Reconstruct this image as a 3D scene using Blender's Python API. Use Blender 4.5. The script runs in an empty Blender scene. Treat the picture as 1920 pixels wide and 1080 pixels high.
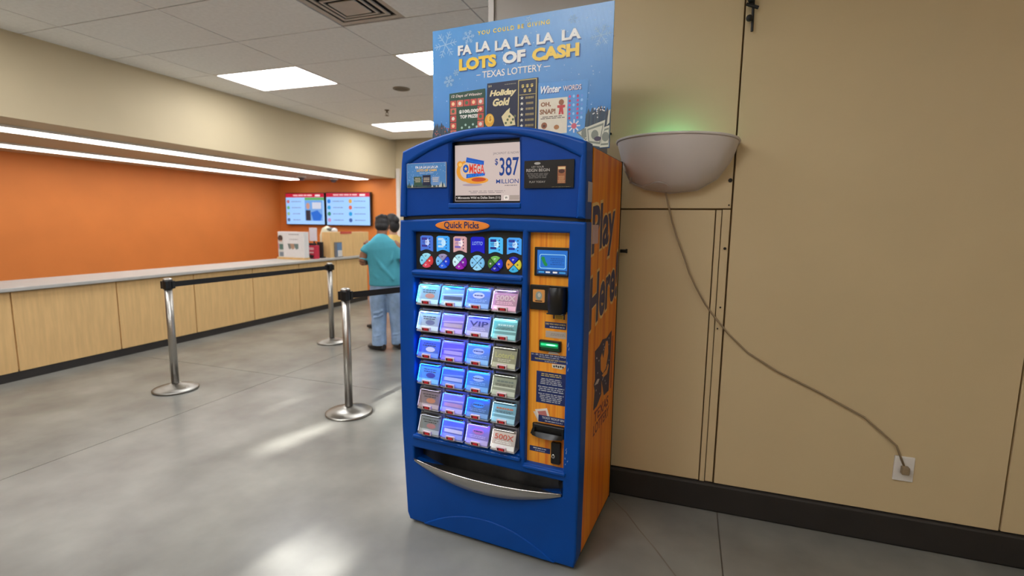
import bpy, bmesh, math, random
from mathutils import Vector, Matrix
random.seed(7)
SC = bpy.context.scene
COL = SC.collection
PI = math.pi

# ------------------------------------------------------------------ camera
CAMP = Vector((0.8270, -2.0280, 1.5119))
FW = Vector((-0.3272, 0.9360, -0.1291)).normalized()
RT = Vector((0.9436, 0.3308, 0.0123))
RT = (RT - FW * RT.dot(FW)).normalized()
UP = RT.cross(FW).normalized()
cd = bpy.data.cameras.new('camera')
cam = bpy.data.objects.new('camera', cd)
COL.objects.link(cam)
cam.matrix_world = Matrix(((RT.x, UP.x, -FW.x, CAMP.x), (RT.y, UP.y, -FW.y, CAMP.y), (RT.z, UP.z, -FW.z, CAMP.z), (0, 0, 0, 1)))
cd.sensor_width = 36.0
cd.lens = 936.6 / 1920 * 36.0
cd.clip_start = 0.05
cd.dof.use_dof = True
cd.dof.focus_distance = 2.25
cd.dof.aperture_fstop = 1.9
SC.camera = cam

# ------------------------------------------------------------------ light
w = bpy.data.worlds.new('sky'); SC.world = w; w.use_nodes = True
w.node_tree.nodes['Background'].inputs[0].default_value = (0.75, 0.86, 1.0, 1)
w.node_tree.nodes['Background'].inputs[1].default_value = 1.0
SUN_T = 0.42                                   # tangent of the sun's height, it shines in through slots added in the front wall
SUND = Vector((0.06, 1.0, -SUN_T))
sd = bpy.data.lights.new('sun', 'SUN'); sd.energy = 26.0; sd.angle = math.radians(1.2); sd.color = (1.0, 0.95, 0.86)
sun = bpy.data.objects.new('sun', sd); COL.objects.link(sun)
sun.rotation_euler = SUND.to_track_quat('-Z', 'Y').to_euler()
sun.location = (0, -9, 6)
LAMP = 15.5                                    # radiance of the ceiling panels
vs = SC.view_settings
vs.view_transform = 'Standard'; vs.look = 'None'; vs.gamma = 1.0; vs.use_curve_mapping = False
vs.exposure = 0.0

# ------------------------------------------------------------------ materials
def lin(c):
    return tuple(((x / 255) / 12.92 if x / 255 <= 0.04045 else ((x / 255 + 0.055) / 1.055) ** 2.4) for x in c)
MATS = {}
def mat(name, rgb, rough=0.5, metal=0.0, var=0.06, scale=8.0, bump=0.0, bscale=60.0, spec=0.5, coat=0.0, stretch=None):
    if name in MATS: return MATS[name]
    m = bpy.data.materials.new(name); m.use_nodes = True
    nt = m.node_tree; b = nt.nodes['Principled BSDF']
    c = lin(rgb)
    tc = nt.nodes.new('ShaderNodeTexCoord')
    src = tc.outputs['Object']
    if stretch:
        mp = nt.nodes.new('ShaderNodeMapping'); mp.inputs['Scale'].default_value = stretch
        nt.links.new(src, mp.inputs['Vector']); src = mp.outputs['Vector']
    nz = nt.nodes.new('ShaderNodeTexNoise'); nz.inputs['Scale'].default_value = scale; nz.inputs['Detail'].default_value = 4
    nt.links.new(src, nz.inputs['Vector'])
    rp = nt.nodes.new('ShaderNodeValToRGB')
    rp.color_ramp.elements[0].position = 0.3; rp.color_ramp.elements[1].position = 0.7
    rp.color_ramp.elements[0].color = (*[x * (1 - var) for x in c], 1)
    rp.color_ramp.elements[1].color = (*[min(1, x * (1 + var)) for x in c], 1)
    nt.links.new(nz.outputs['Fac'], rp.inputs['Fac'])
    nt.links.new(rp.outputs['Color'], b.inputs['Base Color'])
    b.inputs['Roughness'].default_value = rough; b.inputs['Metallic'].default_value = metal
    b.inputs['Specular IOR Level'].default_value = spec
    if coat: b.inputs['Coat Weight'].default_value = coat; b.inputs['Coat Roughness'].default_value = 0.08
    if bump:
        n2 = nt.nodes.new('ShaderNodeTexNoise'); n2.inputs['Scale'].default_value = bscale; n2.inputs['Detail'].default_value = 3
        nt.links.new(src, n2.inputs['Vector'])
        bp = nt.nodes.new('ShaderNodeBump'); bp.inputs['Strength'].default_value = bump; bp.inputs['Distance'].default_value = 0.004
        nt.links.new(n2.outputs['Fac'], bp.inputs['Height']); nt.links.new(bp.outputs['Normal'], b.inputs['Normal'])
    MATS[name] = m
    return m
def emit(name, rgb, strength=1.0, diffuse=True):
    if name in MATS: return MATS[name]
    m = bpy.data.materials.new(name); m.use_nodes = True
    b = m.node_tree.nodes['Principled BSDF']; c = lin(rgb)
    b.inputs['Base Color'].default_value = (*[x * (0.3 if diffuse else 0.0) for x in c], 1)
    b.inputs['Emission Color'].default_value = (*c, 1); b.inputs['Emission Strength'].default_value = strength
    b.inputs['Roughness'].default_value = 0.25
    MATS[name] = m
    return m
def ink(rgb, rough=0.45):
    return mat('ink_%d_%d_%d' % tuple(rgb), rgb, rough, var=0.03, scale=30)
def glow(rgb, s=0.9):
    return emit('glow_%d_%d_%d_%d' % (*rgb, int(s * 100)), rgb, s)
def glass(name, tint=(1, 1, 1), diff=0.08, gl=0.14, rough=0.05):
    if name in MATS: return MATS[name]
    m = bpy.data.materials.new(name); m.use_nodes = True
    nt = m.node_tree; nt.nodes.clear()
    out = nt.nodes.new('ShaderNodeOutputMaterial'); tr = nt.nodes.new('ShaderNodeBsdfTransparent')
    gs = nt.nodes.new('ShaderNodeBsdfGlossy'); df = nt.nodes.new('ShaderNodeBsdfDiffuse')
    tr.inputs[0].default_value = (*tint, 1); gs.inputs['Roughness'].default_value = rough
    df.inputs[0].default_value = (0.85, 0.88, 0.95, 1)
    lw = nt.nodes.new('ShaderNodeLayerWeight'); lw.inputs[0].default_value = 0.35
    mu = nt.nodes.new('ShaderNodeMath'); mu.operation = 'MULTIPLY_ADD'; mu.inputs[1].default_value = 0.35; mu.inputs[2].default_value = gl * 0.4
    nt.links.new(lw.outputs['Fresnel'], mu.inputs[0])
    m1 = nt.nodes.new('ShaderNodeMixShader'); m1.inputs[0].default_value = diff
    nt.links.new(tr.outputs[0], m1.inputs[1]); nt.links.new(df.outputs[0], m1.inputs[2])
    m2 = nt.nodes.new('ShaderNodeMixShader'); nt.links.new(mu.outputs[0], m2.inputs[0])
    nt.links.new(m1.outputs[0], m2.inputs[1]); nt.links.new(gs.outputs[0], m2.inputs[2])
    nt.links.new(m2.outputs[0], out.inputs[0])
    MATS[name] = m
    return m
def striped(name, cols, axis='X', scale=6.0, rough=0.4):
    """printed vertical streaks: noise stretched along z, run through a colour ramp"""
    if name in MATS: return MATS[name]
    m = bpy.data.materials.new(name); m.use_nodes = True
    nt = m.node_tree; b = nt.nodes['Principled BSDF']
    tc = nt.nodes.new('ShaderNodeTexCoord'); mp = nt.nodes.new('ShaderNodeMapping')
    mp.inputs['Scale'].default_value = (scale, scale, 0.15)
    nt.links.new(tc.outputs['Object'], mp.inputs['Vector'])
    nz = nt.nodes.new('ShaderNodeTexNoise'); nz.inputs['Scale'].default_value = 4.0; nz.inputs['Detail'].default_value = 3
    nt.links.new(mp.outputs['Vector'], nz.inputs['Vector'])
    rp = nt.nodes.new('ShaderNodeValToRGB'); e = rp.color_ramp.elements
    e[0].position = 0.3; e[1].position = 0.7
    e[0].color = (*lin(cols[0]), 1); e[1].color = (*lin(cols[-1]), 1)
    for i, c in enumerate(cols[1:-1]):
        k = e.new(0.3 + 0.4 * (i + 1) / (len(cols) - 1)); k.color = (*lin(c), 1)
    nt.links.new(nz.outputs['Fac'], rp.inputs['Fac']); nt.links.new(rp.outputs['Color'], b.inputs['Base Color'])
    b.inputs['Roughness'].default_value = rough
    MATS[name] = m
    return m

BLUE = mat('moulded_blue_plastic', (0, 68, 152), 0.40, var=0.10, spec=0.22, scale=5, bump=0.05, bscale=180)
BLUE2 = mat('moulded_blue_field', (0, 62, 148), 0.42, var=0.08, spec=0.22, scale=5, bump=0.05, bscale=180)
BLACK = mat('black_plastic', (14, 14, 16), 0.38, var=0.2)
BLACKM = mat('matt_black', (20, 20, 21), 0.6, var=0.2)
ORANGE = striped('orange_panel', [(224, 116, 30), (244, 148, 38), (252, 172, 50), (232, 126, 34)], scale=11)
ORANGES = striped('orange_side', [(208, 98, 16), (228, 124, 22), (240, 150, 30), (212, 104, 18)], scale=3.6, rough=0.42)
NAVY = mat('navy_ink', (16, 26, 92), 0.4, var=0.08)
WHITE = mat('white_plastic', (226, 220, 214), 0.42, var=0.03)
STEEL = mat('brushed_steel', (176, 172, 166), 0.36, 1.0, var=0.08, scale=40, stretch=(1, 1, 12))
DARKSTEEL = mat('dark_tray_steel', (96, 94, 92), 0.36, 0.9, var=0.35, scale=9)
ACRYL = glass('clear_acrylic', (0.97, 0.98, 1.0), 0.025, 0.03, 0.10)
BEIGE = mat('beige_wall_paint', (208, 186, 146), 0.5, var=0.035, scale=1.6, bump=0.05, bscale=40)
BEIGE2 = mat('beige_far_paint', (200, 184, 152), 0.7, var=0.02, scale=2)
ORWALL = mat('orange_wall_paint', (222, 132, 62), 0.6, var=0.04, scale=2)
CEILM = mat('ceiling_tile', (240, 240, 240), 0.9, var=0.04, scale=30, bump=0.25, bscale=220)
GRIDM = mat('ceiling_grid', (150, 144, 136), 0.7, var=0.03)
WOOD = mat('maple_laminate', (216, 178, 122), 0.45, var=0.08, scale=6, stretch=(6, 6, 0.6))
RUBBER = mat('rubber_base', (40, 36, 34), 0.5, var=0.15)
GREYTOP = mat('grey_laminate', (176, 174, 170), 0.4, var=0.05)
PILLAR = mat('grey_steel_panel', (150, 142, 134), 0.42, 0.35, var=0.05, scale=3)

# ------------------------------------------------------------------ mesh builder
FRONT = lambda y: (Vector((0, y, 0)), Vector((1, 0, 0)), Vector((0, 0, 1)), Vector((0, -1, 0)))
SIDE = lambda x: (Vector((x, 0, 0)), Vector((0, 1, 0)), Vector((0, 0, 1)), Vector((1, 0, 0)))
_tx = {}
def text2d(s, bold=0.0, shear=0.0, space=1.0):
    k = (s, bold, shear, space)
    if k not in _tx:
        c = bpy.data.curves.new('t', 'FONT'); c.body = s; c.offset = bold; c.shear = shear; c.space_character = space; c.resolution_u = 3
        o = bpy.data.objects.new('t', c)
        m = bpy.data.meshes.new_from_object(o)
        _tx[k] = ([(v.co.x, v.co.y) for v in m.vertices], [list(p.vertices) for p in m.polygons])
        bpy.data.meshes.remove(m); bpy.data.objects.remove(o); bpy.data.curves.remove(c)
    return _tx[k]
class B:
    def __init__(s): s.v = []; s.f = []; s.mi = []; s.mats = []
    def mx(s, m):
        if m not in s.mats: s.mats.append(m)
        return s.mats.index(m)
    def add(s, vs, fs, m):
        n = len(s.v); i = s.mx(m)
        s.v += [tuple(v) for v in vs]
        for f in fs: s.f.append([n + a for a in f]); s.mi.append(i)
        return s
    def box(s, x0, x1, y0, y1, z0, z1, m):
        vs = [(x, y, z) for x in (x0, x1) for y in (y0, y1) for z in (z0, z1)]
        return s.add(vs, [(0, 1, 3, 2), (4, 6, 7, 5), (0, 4, 5, 1), (2, 3, 7, 6), (0, 2, 6, 4), (1, 5, 7, 3)], m)
    def grid(s, fn, nu, nv, m, wrap=False):
        vs = [fn(i / nu, j / nv) for j in range(nv + 1) for i in range(nu + (0 if wrap else 1))]
        k = nu if wrap else nu + 1
        fs = [(j * k + i, j * k + (i + 1) % k, (j + 1) * k + (i + 1) % k, (j + 1) * k + i) for j in range(nv) for i in range(nu)]
        return s.add(vs, fs, m)
    def lathe(s, prof, n, m, c=(0, 0, 0)):
        vs = []; fs = []
        for r, z in prof:
            for i in range(n):
                a = 2 * PI * i / n; vs.append((c[0] + r * math.cos(a), c[1] + r * math.sin(a), c[2] + z))
        for j in range(len(prof) - 1):
            for i in range(n): fs.append((j * n + i, j * n + (i + 1) % n, (j + 1) * n + (i + 1) % n, (j + 1) * n + i))
        fs.append(tuple(reversed(range(n)))); fs.append(tuple(range((len(prof) - 1) * n, len(prof) * n)))
        return s.add(vs, fs, m)
    def tube(s, pts, rad, m, n=10, flat=1.0, side=None):
        """round (or flattened) tube along pts with a radius for each point"""
        pts = [Vector(p) for p in pts]
        if not isinstance(rad, (list, tuple)): rad = [rad] * len(pts)
        vs = []; fs = []; sd_ = Vector(side) if side else None
        for i, p in enumerate(pts):
            t = (pts[min(i + 1, len(pts) - 1)] - pts[max(i - 1, 0)]).normalized()
            if sd_ is not None: a = (sd_ - t * sd_.dot(t)).normalized()
            else:
                ref = Vector((0, 0, 1)) if abs(t.z) < 0.9 else Vector((1, 0, 0))
                a = ref.cross(t).normalized()
            b = t.cross(a)
            r = rad[i]; ra, rb = r if isinstance(r, (list, tuple)) else (r, r * flat)
            for k in range(n):
                q = 2 * PI * k / n; vs.append(p + a * ra * math.cos(q) + b * rb * math.sin(q))
        for j in range(len(pts) - 1):
            for k in range(n): fs.append((j * n + k, j * n + (k + 1) % n, (j + 1) * n + (k + 1) % n, (j + 1) * n + k))
        fs.append(tuple(reversed(range(n)))); fs.append(tuple(range((len(pts) - 1) * n, len(pts) * n)))
        return s.add(vs, fs, m)
    def ball(s, c, r, m, nu=14, nv=9, rot=None):
        c = Vector(c); r = r if isinstance(r, (list, tuple)) else (r, r, r)
        vs = []; fs = []
        for j in range(1, nv):
            th = PI * j / nv
            for i in range(nu):
                ph = 2 * PI * i / nu
                q = Vector((r[0] * math.sin(th) * math.cos(ph), r[1] * math.sin(th) * math.sin(ph), r[2] * math.cos(th)))
                if rot: q = rot @ q
                vs.append(c + q)
        t = Vector((0, 0, r[2])); t = rot @ t if rot else t
        vs += [c + t, c - t]; a, b = len(vs) - 2, len(vs) - 1
        for i in range(nu):
            fs.append((a, i, (i + 1) % nu)); fs.append((b, (nv - 2) * nu + (i + 1) % nu, (nv - 2) * nu + i))
        for j in range(nv - 2):
            for i in range(nu): fs.append((j * nu + i, (j + 1) * nu + i, (j + 1) * nu + (i + 1) % nu, j * nu + (i + 1) % nu))
        return s.add(vs, fs, m)
    # ---- flat print on a frame
    def p2(s, fr, vs, fs, m, layer=0):
        o, U, V, N = fr
        return s.add([o + U * a + V * b + N * (0.0003 * layer) for a, b in vs], fs, m)
    def poly(s, fr, pts, m, layer=1): return s.p2(fr, pts, [tuple(range(len(pts)))], m, layer)
    def rect(s, fr, x0, y0, x1, y1, m, layer=1): return s.poly(fr, [(x0, y0), (x1, y0), (x1, y1), (x0, y1)], m, layer)
    def rrect(s, fr, x0, y0, x1, y1, r, m, layer=1, n=4): return s.poly(fr, rr(x0, y0, x1, y1, r, n), m, layer)
    def oval(s, fr, cx, cy, rx, ry, m, layer=1, n=24): return s.poly(fr, ov(cx, cy, rx, ry, n), m, layer)
    def line(s, fr, a, b, wd, m, layer=1):
        dx, dy = b[0] - a[0], b[1] - a[1]; l = math.hypot(dx, dy) or 1; px, py = -dy / l * wd / 2, dx / l * wd / 2
        return s.poly(fr, [(a[0] - px, a[1] - py), (b[0] - px, b[1] - py), (b[0] + px, b[1] + py), (a[0] + px, a[1] + py)], m, layer)
    def text(s, fr, t, x0, y0, x1, y1, m, layer=2, bold=0.0, shear=0.0, warp=None, space=1.0):
        vs, fs = text2d(t, bold, shear, space)
        ax, bx = min(v[0] for v in vs), max(v[0] for v in vs); ay, by = min(v[1] for v in vs), max(v[1] for v in vs)
        q = [(x0 + (v[0] - ax) / (bx - ax) * (x1 - x0), y0 + (v[1] - ay) / (by - ay) * (y1 - y0)) for v in vs]
        if warp: q = [warp(*p) for p in q]
        return s.p2(fr, q, fs, m, layer)
    def rows(s, fr, x0, y0, x1, y1, n, m, layer=2, rnd=None, fill=0.45):
        """n short printed rules standing for lines of small print"""
        h = (y1 - y0) / n
        for i in range(n):
            yy = y1 - (i + 0.5) * h; wd = (x1 - x0) * (0.72 + 0.28 * (rnd or random).random()); cx = (x0 + x1) / 2
            x = cx - wd / 2
            while x < cx + wd / 2 - 0.0015:
                l = min((x1 - x0) * (0.06 + 0.16 * (rnd or random).random()), cx + wd / 2 - x)
                s.rect(fr, x, yy - h * fill / 2, x + l, yy + h * fill / 2, m, layer); x += l + (x1 - x0) * 0.03
        return s
    # ---- extruded plate with holes and rounded edges, front face at the frame, depth behind it
    def plate(s, fr, loops, depth, m, bevel=0.0, res=2):
        c = bpy.data.curves.new('p', 'CURVE'); c.dimensions = '2D'; c.fill_mode = 'BOTH'
        for lp in loops:
            sp = c.splines.new('POLY'); sp.points.add(len(lp) - 1); sp.use_cyclic_u = True
            for p, q in zip(sp.points, lp): p.co = (q[0], q[1], 0, 1)
        c.extrude = max(depth / 2 - bevel, 0.00005); c.bevel_depth = bevel; c.bevel_resolution = res; c.offset = -bevel
        o = bpy.data.objects.new('p', c); me = bpy.data.meshes.new_from_object(o)
        O, U, V, N = fr
        s.add([O + U * v.co.x + V * v.co.y + N * (v.co.z - depth / 2) for v in me.vertices], [list(p.vertices) for p in me.polygons], m)
        bpy.data.meshes.remove(me); bpy.data.objects.remove(o); bpy.data.curves.remove(c)
        return s
    def mesh(s, name, smooth=False):
        me = bpy.data.meshes.new(name); me.from_pydata(s.v, [], s.f)
        for m in s.mats: me.materials.append(m)
        me.polygons.foreach_set('material_index', s.mi)
        if smooth: me.polygons.foreach_set('use_smooth', [True] * len(s.f))
        me.update()
        return me
    def build(s, name, parent=None, loc=(0, 0, 0), smooth=False, bevel=0.0, fix=False, rz=0.0):
        me = s.mesh(name, smooth)
        if fix:
            bm = bmesh.new(); bm.from_mesh(me); bmesh.ops.remove_doubles(bm, verts=bm.verts, dist=1e-5); bmesh.ops.recalc_face_normals(bm, faces=bm.faces); bm.to_mesh(me); bm.free()
        return link(name, me, parent, loc, bevel, rz)
def link(name, me, parent=None, loc=(0, 0, 0), bevel=0.0, rz=0.0):
    o = bpy.data.objects.new(name, me); COL.objects.link(o)
    o.parent = parent; o.location = loc; o.rotation_euler = (0, 0, rz)
    if bevel:
        b = o.modifiers.new('bevel', 'BEVEL'); b.width = bevel; b.segments = 2; b.limit_method = 'ANGLE'
    return o
def rr(x0, y0, x1, y1, r, n=4):
    P = []
    for cx, cy, a in ((x1 - r, y1 - r, 0), (x0 + r, y1 - r, 90), (x0 + r, y0 + r, 180), (x1 - r, y0 + r, 270)):
        for i in range(n + 1):
            t = math.radians(a + 90 * i / n); P.append((cx + r * math.cos(t), cy + r * math.sin(t)))
    return P
def ov(cx, cy, rx, ry, n=24): return [(cx + rx * math.cos(2 * PI * i / n), cy + ry * math.sin(2 * PI * i / n)) for i in range(n)]
def empty(name, loc=(0, 0, 0), rz=0.0):
    o = bpy.data.objects.new(name, None); COL.objects.link(o); o.location = loc; o.rotation_euler = (0, 0, rz); o.empty_display_size = 0.1
    return o
def tag(o, label, cat, group=None):
    o['label'] = label; o['category'] = cat
    if group: o['group'] = group
    return o
def struct(o, label=None):
    o['kind'] = 'structure'
    if label: o['label'] = label
    return o

# ================================================================== THE ROOM
CZ = 3.16
FLOORM = bpy.data.materials.new('polished_concrete'); FLOORM.use_nodes = True
def _floor():
    nt = FLOORM.node_tree; b = nt.nodes['Principled BSDF']
    tc = nt.nodes.new('ShaderNodeTexCoord'); geo = nt.nodes.new('ShaderNodeNewGeometry')
    n1 = nt.nodes.new('ShaderNodeTexNoise'); n1.inputs['Scale'].default_value = 1.7; n1.inputs['Detail'].default_value = 6; n1.inputs['Roughness'].default_value = 0.5
    n2 = nt.nodes.new('ShaderNodeTexNoise'); n2.inputs['Scale'].default_value = 9; n2.inputs['Detail'].default_value = 2
    nt.links.new(geo.outputs['Position'], n1.inputs['Vector']); nt.links.new(geo.outputs['Position'], n2.inputs['Vector'])
    rp = nt.nodes.new('ShaderNodeValToRGB'); e = rp.color_ramp.elements
    e[0].position = 0.3; e[0].color = (*lin((112, 111, 106)), 1); e[1].position = 0.72; e[1].color = (*lin((148, 147, 140)), 1)
    nt.links.new(n1.outputs['Fac'], rp.inputs['Fac'])
    mx = nt.nodes.new('ShaderNodeMix'); mx.data_type = 'RGBA'; mx.blend_type = 'MULTIPLY'; mx.inputs['Factor'].default_value = 0.35
    r2 = nt.nodes.new('ShaderNodeValToRGB'); r2.color_ramp.elements[0].position = 0.25; r2.color_ramp.elements[0].color = (0.80, 0.80, 0.80, 1)
    nt.links.new(n2.outputs['Fac'], r2.inputs['Fac'])
    nt.links.new(rp.outputs['Color'], mx.inputs['A']); nt.links.new(r2.outputs['Color'], mx.inputs['B'])
    nt.links.new(mx.outputs['Result'], b.inputs['Base Color'])
    b.inputs['Roughness'].default_value = 0.27
    bp = nt.nodes.new('ShaderNodeBump'); bp.inputs['Strength'].default_value = 0.06; bp.inputs['Distance'].default_value = 0.004
    nt.links.new(n1.outputs['Fac'], bp.inputs['Height']); nt.links.new(bp.outputs['Normal'], b.inputs['Normal'])
_floor()
JOINT = mat('joint_filler', (104, 96, 86), 0.7)
fl = struct(B().box(-8.4, 4.3, -5.3, 7.5, -0.12, -0.006, JOINT).build('floor'), 'polished grey concrete floor with saw-cut joints')
XJ = [-8.4, -5.6, -2.85, 1.05, 4.3]; YJ = [-5.3, -1.6, 1.7, 4.6, 7.5]
for i in range(4):
    for j in range(4):
        B().box(XJ[i] + 0.003, XJ[i + 1] - 0.003, YJ[j] + 0.003, YJ[j + 1] - 0.003, -0.03, 0.0, FLOORM).build('slab', fl)
cr = [(0.50, 0.62), (0.60, 0.50), (0.675, 0.375), (0.76, 0.25), (0.85, 0.10), (0.98, -0.12)]
cb = B()
for a, b in zip(cr, cr[1:]):
    d = Vector((b[0] - a[0], b[1] - a[1], 0)).normalized(); n = Vector((-d.y, d.x, 0)) * 0.0035
    cb.add([Vector((*a, 0.0006)) - n, Vector((*b, 0.0006)) - n, Vector((*b, 0.0006)) + n, Vector((*a, 0.0006)) + n], [(0, 1, 2, 3)], JOINT)
cb.build('crack', fl)

# ceiling: slab, hung tiles, lights in the grid cells
XL = [-2.06 + 1.195 * k for k in range(-3, 6)]; YL = [1.76 + 0.75 * k for k in range(-9, 8)]
LIGHTS = {(i, j) for i in (1, 3, 5, 7) for j in (2, 6, 10, 14)} | {(4, 4)}
ce = struct(B().box(-5.05, 4.3, -5.3, 7.5, CZ + 0.03, CZ + 0.12, GRIDM).build('ceiling'), 'suspended ceiling of pale grey tiles')
clip_me = B().box(XL[1] - 0.55 - XL[0], 1.189, 0.006, 0.744, 0.0, 0.02, CEILM).mesh('tile')
tile_me = B().box(0.006, 1.189, 0.006, 0.744, 0.0, 0.02, CEILM).mesh('tile')
VENT = (3, 8)   # the cell right of x=-2.06, in front of y=1.76
for i in range(len(XL) - 1):
    for j in range(len(YL) - 1):
        if (i, j) in LIGHTS: continue
        if (i, j) == VENT:
            B().box(0.62, 1.189, 0.006, 0.744, 0, 0.02, CEILM).build('tile', ce, (XL[i], YL[j], CZ)); continue
        if XL[i] > 0.3 and YL[j] > 0.7: continue
        link('tile', clip_me if i == 0 else tile_me, ce, (XL[i], YL[j], CZ))
DIFF = emit('lamp_diffuser', (250, 251, 252), LAMP, False)
fr_me = B().plate((Vector((0, 0, 0)), Vector((1, 0, 0)), Vector((0, 1, 0)), Vector((0, 0, 1))), [[(0.0, 0.0), (1.195, 0), (1.195, 0.75), (0, 0.75)], [(0.03, 0.03), (1.165, 0.03), (1.165, 0.72), (0.03, 0.72)]], 0.02, WHITE).mesh('frame')
df_me = B().box(0.03, 1.165, 0.03, 0.72, 0.004, 0.012, DIFF).mesh('diffuser')
LBL = {(1, 10): 'lit rectangular ceiling panel nearest the counter soffit, cut by the photo edge', (3, 10): 'lit rectangular ceiling panel half hidden by the blue sign',
       (1, 14): 'lit rectangular ceiling panel farthest back, above the blue machine corner'}
XLBL = {(3, 14): 'lit rectangular ceiling panel hidden behind the blue sign, near the far wall', (1, 6): 'lit rectangular ceiling panel left of the air diffuser, out of frame', (3, 6): 'lit rectangular ceiling panel in front of the air diffuser, out of frame', (1, 2): 'lit rectangular ceiling panel by the front wall, on the counter side', (3, 2): 'lit rectangular ceiling panel by the front wall, in the middle of the row', (4, 4): 'lit rectangular ceiling panel right above the photographer, facing the machine', (7, 2): 'lit rectangular ceiling panel added in the right front corner to brighten the orange side'}
LIGHT_ON = [(1, 10), (3, 10), (1, 14), (3, 14), (1, 6), (3, 6), (1, 2), (3, 2), (4, 4), (7, 2)]  # the last one is an unseen panel added to brighten the orange side
for (i, j) in sorted(LIGHTS):
    if (i, j) not in LIGHT_ON:
        if not (XL[i] > 0.3 and YL[j] > 0.7): link('tile', tile_me, ce, (XL[i], YL[j], CZ))
        continue
    t = empty('ceiling_light', (XL[i], YL[j], CZ))
    tag(t, LBL.get((i, j)) or XLBL[(i, j)], 'ceiling light', 'ceiling light panels')
    link('frame', fr_me, t, (0, 0, 0.018)); link('diffuser', df_me, t)
# air diffuser
vt = tag(empty('ceiling_vent', (-2.055, 1.14, CZ)), 'square metal air diffuser set in the ceiling', 'vent')
VM = mat('vent_metal', (186, 180, 172), 0.45, 0.2); VD = mat('vent_dark', (30, 28, 26), 0.8)
CF = (Vector((0, 0, 0)), Vector((1, 0, 0)), Vector((0, 1, 0)), Vector((0, 0, 1)))
B().box(0.0, 0.615, 0.0, 0.61, 0.02, 0.026, VD).build('backing', vt)
for k, (a, b) in enumerate(((0.0, 0.05), (0.085, 0.115), (0.145, 0.165))):
    B().plate((Vector((0, 0, 0.016 - 0.006 * k)), *CF[1:]), [[(a, a), (0.615 - a, a), (0.615 - a, 0.61 - a), (a, 0.61 - a)], [(b, b), (0.615 - b, b), (0.615 - b, 0.61 - b), (b, 0.61 - b)]], 0.012, VM, 0.003).build('louvre', vt)
B().box(0.19, 0.425, 0.19, 0.42, -0.012, 0.0, VM).build('centre_plate', vt, bevel=0.004)
sp = tag(empty('ceiling_speaker', (-2.655, 3.65, CZ)), 'round grey-brown speaker grille in the ceiling', 'speaker')
B().lathe([(0.105, 0.0), (0.105, -0.008), (0.09, -0.012)], 28, mat('grille_rim', (140, 128, 112), 0.6)).build('rim', sp)
B().lathe([(0.086, -0.011), (0.07, -0.016), (0.0001, -0.018)], 28, mat('grille', (118, 106, 90), 0.8, bump=0.5, bscale=400)).build('grille', sp)
sk = tag(empty('sprinkler', (-3.515, 4.64, CZ)), 'small brass fire sprinkler hanging from the ceiling', 'sprinkler')
BR = mat('aged_brass', (110, 98, 78), 0.4, 0.7)
B().lathe([(0.035, 0), (0.03, -0.012), (0.012, -0.016), (0.012, -0.04)], 16, BR).build('stem', sk)
B().tube([(-0.016, 0, -0.035), (-0.02, 0, -0.06), (0, 0, -0.08), (0.02, 0, -0.06), (0.016, 0, -0.035)], 0.004, BR, 6).build('yoke', sk)
B().lathe([(0.028, -0.08), (0.028, -0.084), (0.006, -0.086)], 16, BR).build('deflector', sk)

# walls
struct(B().box(-8.4, 4.3, 7.2, 7.4, 0, CZ + 0.1, BEIGE2).build('wall_far'), 'far end wall of the shop, beige above')
struct(B().box(-8.1, -4.97, 7.17, 7.2, 0, 2.40, ORWALL).build('wall_far_orange'), 'orange painted end wall behind the service counter')
struct(B().box(-4.97, -4.90, 7.16, 7.2, 0, 2.60, WHITE).build('trim_1'), 'white corner strip beside the orange wall')
struct(B().box(-8.3, -8.05, -5.3, 7.2, 0, 2.42, ORWALL).build('wall_left'), 'orange side wall behind the service counter')
sf = struct(B().box(-8.3, -5.0, -5.3, 7.2, 2.40, CZ + 0.1, BEIGE2).build('wall_soffit'), 'beige soffit hanging over the service counter')
struct(B().box(4.2, 4.4, -5.3, 0.9, 0, CZ + 0.1, BEIGE).build('wall_right'), 'beige side wall of the entrance area')
# the wall behind the machine
WY0 = 0.705
wb = struct(B().box(0.40, 4.3, WY0, 1.30, 0, CZ + 0.1, mat('wall_core', (120, 98, 68), 0.8)).build('wall_back'), 'beige panelled wall behind the vending machine')
def wpanel(x0, x1, z0, z1, pr, name='panel'):
    B().box(x0, x1, WY0 - pr, WY0 + 0.002, z0, z1, BEIGE).build(name, wb, bevel=0.002)
wpanel(0.40, 1.018, 1.596, CZ + 0.03, 0.020)
wpanel(0.40, 0.948, 0.16, 1.588, 0.018)
wpanel(0.953, 0.977, 0.16, 1.588, 0.026, 'trim')
wpanel(0.981, 1.018, 0.16, 1.590, 0.018)
wpanel(1.026, 2.22, 0.16, CZ + 0.03, 0.024)
wpanel(2.228, 3.42, 0.16, CZ + 0.03, 0.024); wpanel(3.428, 4.2, 0.16, CZ + 0.03, 0.024)
BOLT = mat('dark_bolt', (34, 28, 24), 0.5, 0.4)
def bolt(x, z, r):
    B().tube([(x, WY0 - 0.027, z), (x, WY0 - 0.019, z)], r, BOLT, 10).build('bolt', wb)
for x, z, r in ((1.007, 1.732, 0.010), (1.003, 1.398, 0.007), (1.008, 1.612, 0.004), (0.416, 1.98, 0.006), (0.41, 2.466, 0.004), (1.0, 1.10, 0.004), (0.993, 0.99, 0.004)): bolt(x, z, r)
lt = B(); lt.tube([(0.492, WY0 - 0.05, 1.372), (0.525, WY0 - 0.05, 1.372)], 0.009, BOLT, 8); lt.tube([(0.505, WY0 - 0.05, 1.372), (0.505, WY0 - 0.01, 1.372)], 0.006, BOLT, 8); lt.tube([(0.525, WY0 - 0.05, 1.362), (0.525, WY0 - 0.05, 1.383)], 0.005, BOLT, 8)
lt.build('latch', wb)
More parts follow.
